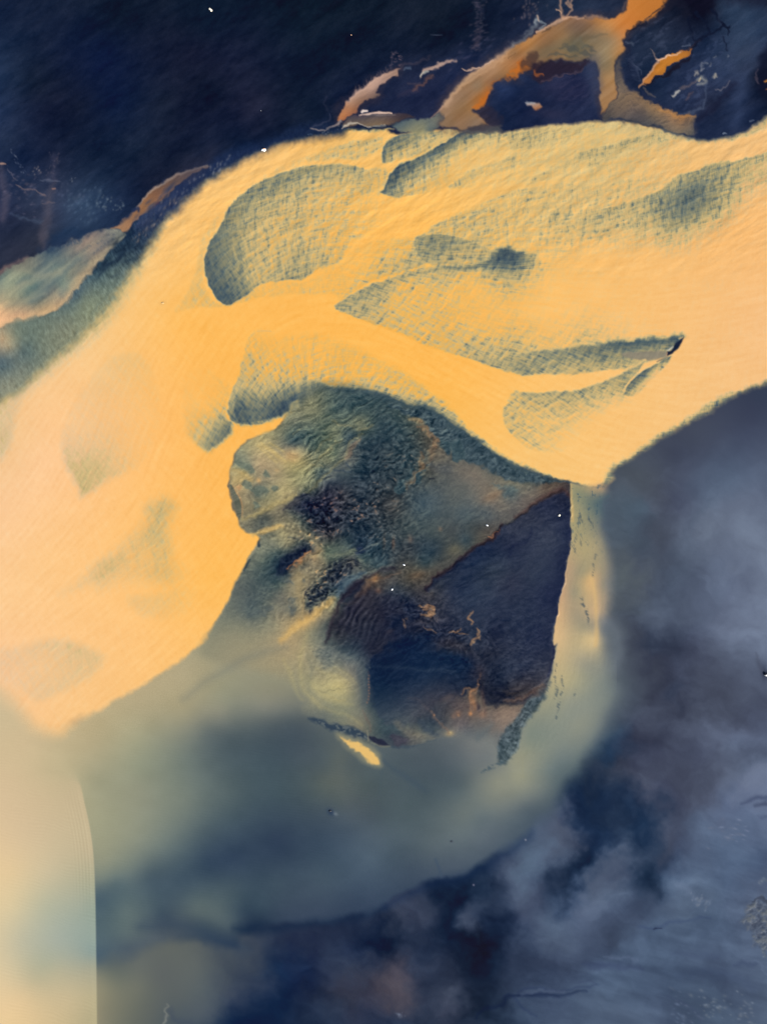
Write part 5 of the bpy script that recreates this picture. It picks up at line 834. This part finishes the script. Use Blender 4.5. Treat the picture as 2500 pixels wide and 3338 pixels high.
lines_ = np.sin(d / 10.5 * 6.283) * smooth((d - 6) / 6) * (1 - smooth((d - 40) / 45)) * rbf(pt("R7: 350,60,.0 360,130,.5 385,250,1 400,450,1 410,560,.6 415,660,.0 418,900,0 421,1100,.1 R5: 100,900,0 0,760,0"), win)[..., 0]
lines_ = lines_ * a * smooth((XX[s] + 500) / 100)
C[s] += (lines_ * 4)[..., None]
H[s] += a * (.12 * smooth(d / 20) + .02 * RIP) + .03 * lines_
# wavelets over the rest of the open water
a, win, d = shape("R5: -300,700 0,760 265,950 840,590 1000,700 1300,900 R7: 1657,200 1200,500 420,800 420,100 300,0", (60, 60), (0, 0, 0), k=4); s = S(win)
C[s] += (a * np.sin(rot(XX[s], YY[s], 8)[1] / 9 * 6.283 + 2 * WX[s]) * (.5 + .5 * vn(XX[s] / 40, YY[s] / 26, 177)) * 1.5)[..., None]

# ---------------------------------------------------------------- far bank in the south-east corner
for q in ["2490,2190,9,26,0,40,46,66,.5", "2475,2170,8,26,-30,70,78,98,.5", "2500,2196,12,9,0,20,26,40,.6"]:
    blob("P: " + q, .3)
line("P: 2462,2130,2 2470,2160,4 2484,2190,5", (76, 82, 100), 8, .6, (2, 2, 0))
line("R8: 1545,155,2 1590,135,5 1640,128,6 1700,140,5", (52, 62, 92), 8, 0.54, (8, 1.5, 0))
line("R8: 1600,160,3 1657,150,5", (40, 48, 74), 7, 0.50, (8, 1.5, 0))
line("R8: 1620,220,4 1670,214,4", (66, 76, 106), 8, 0.43, (4, 4, 0))
line("R8: 400,1085,3 430,1040,6 500,1030,5 540,990,7 590,990,4", (12, 26, 56), 7, 0.58, (9, 1.5, 0))
line("R8: 590,985,3 650,992,6 700,985,6 780,982,3 880,970,2", (14, 28, 60), 8, 0.58, (8, 1.5, 0))
line("R8: 590,970,2 640,962,3 740,965,2 860,955,2 930,945,2", (36, 50, 84), 7, 0.43, (8, 1.5, 0))
line("R8: 600,980,3 690,972,4 780,970,3", (104, 116, 142), 7, 0.32, (4, 4, 0))
line("R8: 570,990,3 590,1030,4 640,1060,2 660,1075,1", (34, 48, 82), 8, 0.43, (8, 1.5, 0))
line("R8: 840,930,2 870,922,3 920,940,1.5", (58, 70, 100), 7, 0.43, (4, 5, 0))
line("R8: 1100,690,4 1180,700,5 1240,672,5 1300,660,4 1400,665,2", (54, 70, 104), 8, 0.47, (9, 1.5, 0))
line("R8: 1170,700,2 1200,700,1", (30, 40, 66), 2.5, .8, (3, 3, 0))
line("R8: 870,850,5 960,862,12 1060,860,6 1120,870,3", (54, 66, 98), 14, 0.50, (8, 4, 0))
line("R8: 950,815,3 1020,825,4 1100,840,2", (104, 116, 146), 7, 0.32, (6, 5, 0))
line("R8: 1520,856,5 1560,848,9 1610,860,5", (60, 74, 104), 8, 0.47, (5, 4, 0))
line("R8: 1560,835,2 1620,850,2 1657,900,2", (110, 126, 156), 8, 0.29, (6, 4, 0))
line("R8: 1280,910,4 1400,900,12 1520,912,10 1600,960,6", (62, 78, 108), 24, 0.36, (10, 5, 0))
line("R8: 1230,990,2 1320,1040,3 1370,1100,2", (62, 74, 104), 8, 0.36, (8, 1.5, 0))
line("R8: 1240,810,3 1330,812,6 1440,820,4", (70, 84, 114), 14, 0.36, (8, 5, 0))
line("R8: 1280,500,8 1320,540,7 1360,590,6 1400,580,3", (118, 134, 160), 12, 0.36, (8, 6, 0))
line("R8: 1390,615,2 1420,600,3 1460,610,3 1500,590,2", (70, 84, 112), 8, 0.40, (9, 1.5, 0))
specks("R8: 1330,575 1370,580 1400,600", 24, 12, (124, 134, 150), (1.6, 3.6), 2)
specks("R8: 1440,290 1500,270 1520,300", 26, 20, (126, 136, 160), (1.6, 4), 2.4, 10, .5)
specks("R8: 1380,1010 1420,1020 1440,1060 1560,1075 1590,1060 1480,985", 60, 18, (118, 128, 142), (2, 5), 1.6, 20, .55)
specks("R8: 1250,1000 1330,1070 1280,1080", 30, 20, (100, 114, 140), (2, 5), 2, 30, .5)
RT2 = fbm(rot(XX, YY, 14)[0] / 120 + .4 * WXl, rot(XX, YY, 14)[1] / 26, 181, 4)
a, win, d = shape("R8: 850,820 1100,760 1250,640 1300,420 1400,200 1657,260 2000,260 2000,1400 400,1400 560,1060", (60, 80), (20, 0, 20), k=4); s = S(win)
C[s] += (a * RT2[s] * 7)[..., None] * np.array([.9, 1, 1.05], dtype=np.float32)
a, win, d = fill("R8: 1575,600 1605,580 1657,590 1720,600 1720,760 1650,800 1620,770 1610,720 1570,680", (86, 94, 108), (14, 18), .6, (12, 10, 0)); s = S(win)
t = fbm(XX[s] / 14, YY[s] / 11, 187, 3)
put(a * smooth(t * 1.8), win, (116, 118, 116), .45); put(a * smooth(-t * 1.8 - .3), win, (54, 62, 80), .5); H[s] += a * .25 * t
line("R8: 1590,580,3 1630,570,5 1657,590,5", (40, 44, 58), 4, 0.50, (5, 6, 0))
specks("R8: 1630,790 1650,800 1625,500 1640,505", 18, 8, (120, 130, 140), (2, 4), 1.6, 30, .6)
# two pale dots on the south-east water
blob("R8: 613,315,3,3,0,160,156,166,.8 389,510,3,3,0,150,140,160,.8 65,1068,10,4,20,110,120,140,.6 R7: 65,1068,0.1,0.1,0,100,100,100,0", .2)
specks("R8: 60,1060 80,1075", 7, 7, (130, 140, 158), (1.4, 2.6))
line("R7: 720,1030,2 715,1080,4 715,1111,5", (150, 150, 140), 5, .5, (3, 5, 0))
line("R7: 735,1040,3 760,1090,8 830,1111,8", (64, 74, 92), 12, .45, (5, 5, 0))
C = np.clip(C, 0, 255)

line("R5: 790,795,3 870,735,6 960,680,8 1060,622,9 1150,590,8 1240,570,5", (104, 112, 110), 26, .35, (5, 0, 0))
C = np.clip(C, 0, 255)

# ---------------------------------------------------------------- which sheet each grid cell belongs to
LAB = np.zeros(XX.shape, dtype=np.int32)
def mark(text, k, th=0.0, warp=(0, 0, 0)):
    a, win, d = shape(text, (4, 4), warp); L = LAB[S(win)]; L[d > th] = k
LAB[(YY > 1250 + (2500 - XX) * .55) | (YY > 2400)] = 1
mark("R4: 2600,0 1657,538 1500,606 1340,702 1180,790 1060,878 940,975 800,975 760,1300 900,3000 3000,3000", 1)
mark(ISL, 3, 0, (4, 2, 0)); mark(EC, 4)
mark(RIVER, 2, 0, (3, 3, 0))
mark("N3: 900,615 1000,500 1090,440 1180,370 1240,310 1320,240 1400,185 1500,135 1657,50 F: 640,290 650,297 575,318 520,345 470,371 N3: 1540,190 1440,250 1350,335 1220,455 1090,590 1020,690 940,800 860,900 780,1010 620,1200 R3: 480,170 340,330 200,450 80,545 0,590 -300,760 -300,-60 N3: -300,1050 -100,960 0,918 140,832 330,742 600,652 740,602 860,590", 5, 0, (6, 3, 0))
mark(STREAM, 6, 0, (3, 5, 0)); mark(LIP, 7)
for q in ["N1: 225,868 243,800 300,720 370,652 450,592 540,542 620,502 668,490 655,512 662,545 620,560 560,600 512,640 490,668 528,678 490,700 430,722 390,762 350,812 290,850",
          "N2: 735,632 760,582 800,532 860,462 892,432 950,402 1020,382 1080,352 1115,340 1080,392 1020,432 970,462 930,502 890,532 850,560 800,592 760,615",
          "N3: 800,590 870,532 980,442 1060,352 1130,292 1200,242 1290,197 1400,157 1520,125 1480,148 1400,188 1320,245 1240,315 1180,375 1140,412 1090,445 1050,480 1010,500 1000,530 960,540 940,590 890,602 850,585"]:
    mark(q, 6)

# ---------------------------------------------------------------- ground sheets cut from one grid traced in image pixels
def lin(c):
    c = np.clip(c / 255.0, 0, 1); return np.where(c <= .04045, c / 12.92, ((c + .055) / 1.055) ** 2.4)
GAIN = np.array([1.635, 1.67, 1.75]); GLOSS = np.array([.003, .003, .0033])
ALB = np.clip((lin(C) - GLOSS) / GAIN, .0015, .86).astype(np.float32)

def surface(name, rough, spec, bump):
    m = bpy.data.materials.new(name); m.use_nodes = True; t = m.node_tree; b = t.nodes['Principled BSDF']
    at = t.nodes.new('ShaderNodeAttribute'); at.attribute_name = 'sediment_and_light'
    n = t.nodes.new('ShaderNodeTexNoise'); n.inputs['Scale'].default_value = 1.1; n.inputs['Detail'].default_value = 3
    g = t.nodes.new('ShaderNodeNewGeometry'); t.links.new(g.outputs['Position'], n.inputs['Vector'])
    mr = t.nodes.new('ShaderNodeMapRange'); mr.inputs['To Min'].default_value = 1 - bump * .5; mr.inputs['To Max'].default_value = 1 + bump * .5
    mr.inputs['From Min'].default_value = .25; mr.inputs['From Max'].default_value = .75
    t.links.new(n.outputs['Fac'], mr.inputs['Value'])
    mx = t.nodes.new('ShaderNodeMix'); mx.data_type = 'RGBA'; mx.blend_type = 'MULTIPLY'; mx.inputs['Factor'].default_value = 1.0
    t.links.new(at.outputs['Color'], mx.inputs['A']); t.links.new(mr.outputs['Result'], mx.inputs['B'])
    t.links.new(mx.outputs['Result'], b.inputs['Base Color'])
    b.inputs['Roughness'].default_value = rough; b.inputs['Specular IOR Level'].default_value = spec
    return m
SAND = surface('wet_black_sand', .85, .03, .16)
WATER = surface('silty_water', .4, .05, .04)

gy_, gx_ = np.gradient(H, SP * M_PER)
NRM = np.stack([-gx_, gy_, np.ones_like(H)], -1); NRM /= np.sqrt((NRM ** 2).sum(-1, keepdims=True))
PX = (XX - 1250) * M_PER; PY = (1669 - YY) * M_PER
VID = np.arange(NYg * NXg).reshape(NYg, NXg)
quads = np.stack([VID[:-1, :-1], VID[1:, :-1], VID[1:, 1:], VID[:-1, 1:]], -1).reshape(-1, 4)
lab = LAB[:-1, :-1].reshape(-1)
pos = np.stack([PX, PY, H], -1).reshape(-1, 3).astype(np.float32)
nrm = NRM.reshape(-1, 3).astype(np.float32)
alb = np.concatenate([ALB.reshape(-1, 3), np.ones((NYg * NXg, 1), np.float32)], 1)

def sheet(name, q, mat, P=pos, N=nrm, A=alb):
    used, inv = np.unique(q.reshape(-1), return_inverse=True)
    me = bpy.data.meshes.new(name); nv, nf = len(used), len(q)
    me.vertices.add(nv); me.vertices.foreach_set('co', P[used].reshape(-1))
    me.loops.add(nf * 4); me.loops.foreach_set('vertex_index', inv.astype(np.int32).reshape(-1))
    me.polygons.add(nf); me.polygons.foreach_set('loop_start', np.arange(0, nf * 4, 4, dtype=np.int32))
    me.polygons.foreach_set('use_smooth', np.ones(nf, dtype=bool))
    me.update(calc_edges=True)
    ca = me.color_attributes.new('sediment_and_light', 'FLOAT_COLOR', 'POINT'); ca.data.foreach_set('color', A[used].reshape(-1))  # sediment colour together with the painted reflections, glare and shadow
    if N is not None: me.normals_split_custom_set_from_vertices(N[used].tolist())
    me.materials.append(mat)
    o = bpy.data.objects.new(name, me); COL.objects.link(o); o['kind'] = 'structure'
    return o
NAMES = {0: ('ground', SAND), 1: ('lake', WATER), 2: ('river', WATER), 3: ('island', SAND), 4: ('channel', WATER), 5: ('riverbank', SAND), 6: ('stream', WATER), 7: ('sandbank', WATER)}
for k, (nm, mt) in NAMES.items():
    q = quads[lab == k]
    if len(q): sheet(nm, q, mt)
# the plain runs on to the horizon beyond the traced grid
ring = np.concatenate([VID[0, :-1], VID[:-1, -1], VID[-1, :0:-1], VID[:0:-1, 0]])
mean = np.array([.012, .016, .03, 1], np.float32)
levels = [1.0, 1.25, 1.8, 4.0, 16.0]; rp_, ra_ = [], []
for i, f in enumerate(levels):
    p = pos[ring].copy(); p[:, :2] *= f; p[:, 2] = p[:, 2] if i == 0 else -.05
    rp_.append(p); w_ = [0, .35, .75, 1, 1][i]; ra_.append(alb[ring] * (1 - w_) + mean * w_)
rp_ = np.concatenate(rp_); ra_ = np.concatenate(ra_); n = len(ring); qq = []
i0 = np.arange(n); i1 = (i0 + 1) % n
for k in range(len(levels) - 1): qq.append(np.stack([k * n + i0, k * n + i1, (k + 1) * n + i1, (k + 1) * n + i0], -1))
sheet('terrain', np.concatenate(qq)[:, ::-1], SAND, rp_, None, ra_)

# ---------------------------------------------------------------- loose stones and blocks
def plain(name, col, rough=.7, var=.25):
    m = bpy.data.materials.new(name); m.use_nodes = True; t = m.node_tree; b = t.nodes['Principled BSDF']
    n = t.nodes.new('ShaderNodeTexNoise'); n.inputs['Scale'].default_value = 3.0
    r = t.nodes.new('ShaderNodeValToRGB'); r.color_ramp.elements[0].color = (*[c * (1 - var) for c in col], 1); r.color_ramp.elements[1].color = (*[min(.95, c * (1 + var * .4)) for c in col], 1)
    t.links.new(n.outputs['Fac'], r.inputs[0]); t.links.new(r.outputs[0], b.inputs['Base Color'])
    b.inputs['Roughness'].default_value = rough
    return m
WHITE = plain('pale_rock', (.86, .86, .84), .6, .06); CREAM = plain('cream_rock', (.85, .76, .6), .65, .1); PEACH = plain('rusty_crust', (.72, .42, .26), .8, .15)
BLACK = plain('basalt', (.012, .014, .02), .5); GREY = plain('grey_rock', (.22, .22, .24), .8); TAN = plain('silt_coated_rock', (.6, .38, .15), .8)

def rock(name, outline, height, mat, seed, parent=None, z=0.0, top=.62):
    """faceted stone grown from its outline in metres, widest at the ground"""
    r = random.Random(seed); bm = bmesh.new()
    cx = sum(p[0] for p in outline) / len(outline); cy = sum(p[1] for p in outline) / len(outline)
    rings = []
    for f, h in ((.92, -.3), (1.0, height * .25), (.9, height * .65), (top, height * .95)):
        rings.append([bm.verts.new((cx + (x - cx) * f * r.uniform(.95, 1.05), cy + (y - cy) * f * r.uniform(.95, 1.05), z + h + height * r.uniform(-.06, .06))) for x, y in outline])
    n = len(outline)
    for a, b in zip(rings, rings[1:]):
        for i in range(n): bm.faces.new((a[i], a[(i + 1) % n], b[(i + 1) % n], b[i]))
    tip = bm.verts.new((cx + r.uniform(-.1, .1), cy + r.uniform(-.1, .1), z + height * 1.03))
    for i in range(n): bm.faces.new((rings[-1][i], rings[-1][(i + 1) % n], tip))
    bm.faces.new(list(reversed(rings[0])))
    bmesh.ops.recalc_face_normals(bm, faces=bm.faces)
    bmesh.ops.bevel(bm, geom=bm.edges[:], offset=.06, segments=1, affect='EDGES')
    me = bpy.data.meshes.new(name); bm.to_mesh(me); bm.free(); me.materials.append(mat)
    o = bpy.data.objects.new(name, me); COL.objects.link(o)
    if parent: o.parent = parent
    return o
def ground_z(x, y): return float(H[int((y - Y0) / SP), int((x - X0) / SP)])
def stone(name, x, y, px, height, mat, seed, label, cat='stone', group=None):
    """px: outline as offsets in image pixels from (x, y)"""
    o = rock(name, [(a * M_PER, -b * M_PER) for a, b in px], height, mat, seed)
    o.location = world(x, y, ground_z(x, y)); o['label'] = label; o['category'] = cat
    if group: o['group'] = group
    return o
G = 'pale stones scattered over the dark sand'
stone('pale_stone', 687, 31, [(-6, -4), (-2, -5), (3, -1), (6, 2), (6, 6), (1, 7), (-1, 3), (-5, 1)], .9, CREAM, 3, 'long cream stone alone on the black sand plain at the top', group=G)
s_ = stone('pale_stone', 860, 489, [(-8, 1), (-7, -3), (0, -5), (7, -4), (8, 0), (5, 4), (2, 6), (-2, 3), (-7, 3)], .9, WHITE, 5, 'white and peach stone at the water edge of the yellow river', group=G)
rock('rusty_top', [(a * M_PER, -b * M_PER) for a, b in [(-4, -3), (0, -5.5), (6, -4.5), (6, -1), (3, 0), (-3, 0)]], 1.1, PEACH, 6, s_)
stone('pale_stone', 1822, 1680, [(-4, 2), (-3, -3), (2, -4), (4, -2), (3, 2), (0, 4)], .8, CREAM, 8, 'cream stone on the dark sand slab by the pale eastern channel', group=G)
stone('pale_stone', 1587.5, 1712.5, [(-4.5, -2.5), (0, -3), (3, -.5), (4.5, 2), (2, 3), (-2, 2)], .7, WHITE, 9, 'white slanting stone on the grey flat beside the rusty slab edge', group=G)
stone('pale_stone', 1316.5, 1841.5, [(-4, -3), (0, -3), (4, 0), (4, 2.5), (-1, 2.5), (-3, 0)], .7, WHITE, 10, 'white wedge of stone on the olive hummocks at the island centre', group=G)
stone('pale_stone', 1278, 1921.5, [(-3, -3), (3.5, -3), (3, 0), (2, 3), (-3, 3)], .8, WHITE, 11, 'square white stone on the brown ridged sand, lowest of the island stones', group=G)
stone('pale_stone', 1145, 114, [(-2, -1), (0, -2), (2, 0), (1, 2), (-1, 1)], .4, PEACH, 12, 'tiny rusty stone on the black sand above the feather shaped stream', group=G)
stone('pale_stone', 851, 361, [(-2, -1), (0, -1.5), (2, 0), (0, 1.5)], .3, GREY, 13, 'tiny grey stone on the black sand above the river bend', group=G)
r_ = stone('boulder', 2496, 2200, [(-7, 1), (0, -3), (8, -3), (12, 2), (6, 5), (-1, 4)], 1.3, WHITE, 14, 'white boulder with its shaded side put in as black rock at the right edge of the grey water', 'boulder')
rock('shadow_side', [(a * M_PER, -b * M_PER) for a, b in [(-8, 0), (-6, -5), (-2, -7), (1, -4), (0, 0), (-4, 2)]], 1.6, BLACK, 15, r_)  # black lump stands in for the boulder's shaded side
stone('boulder', 1077, 2644, [(-6, -1), (0, -4), (5, -2), (3, 2), (-3, 3)], .5, BLACK, 16, 'dark boulder just breaking the slate blue water below the island', 'boulder')
stone('boulder', 1471, 2743, [(-3, -1), (0, -2), (3, 0), (0, 2)], .3, BLACK, 17, 'tiny black boulder in the slate blue water near the dark shore', 'boulder')
stone('boulder', 531, 988, [(-5, -1), (0, -3), (5, -2), (4, 2), (-2, 3)], .35, TAN, 18, 'silt covered boulder awash in the bright yellow river', 'boulder')
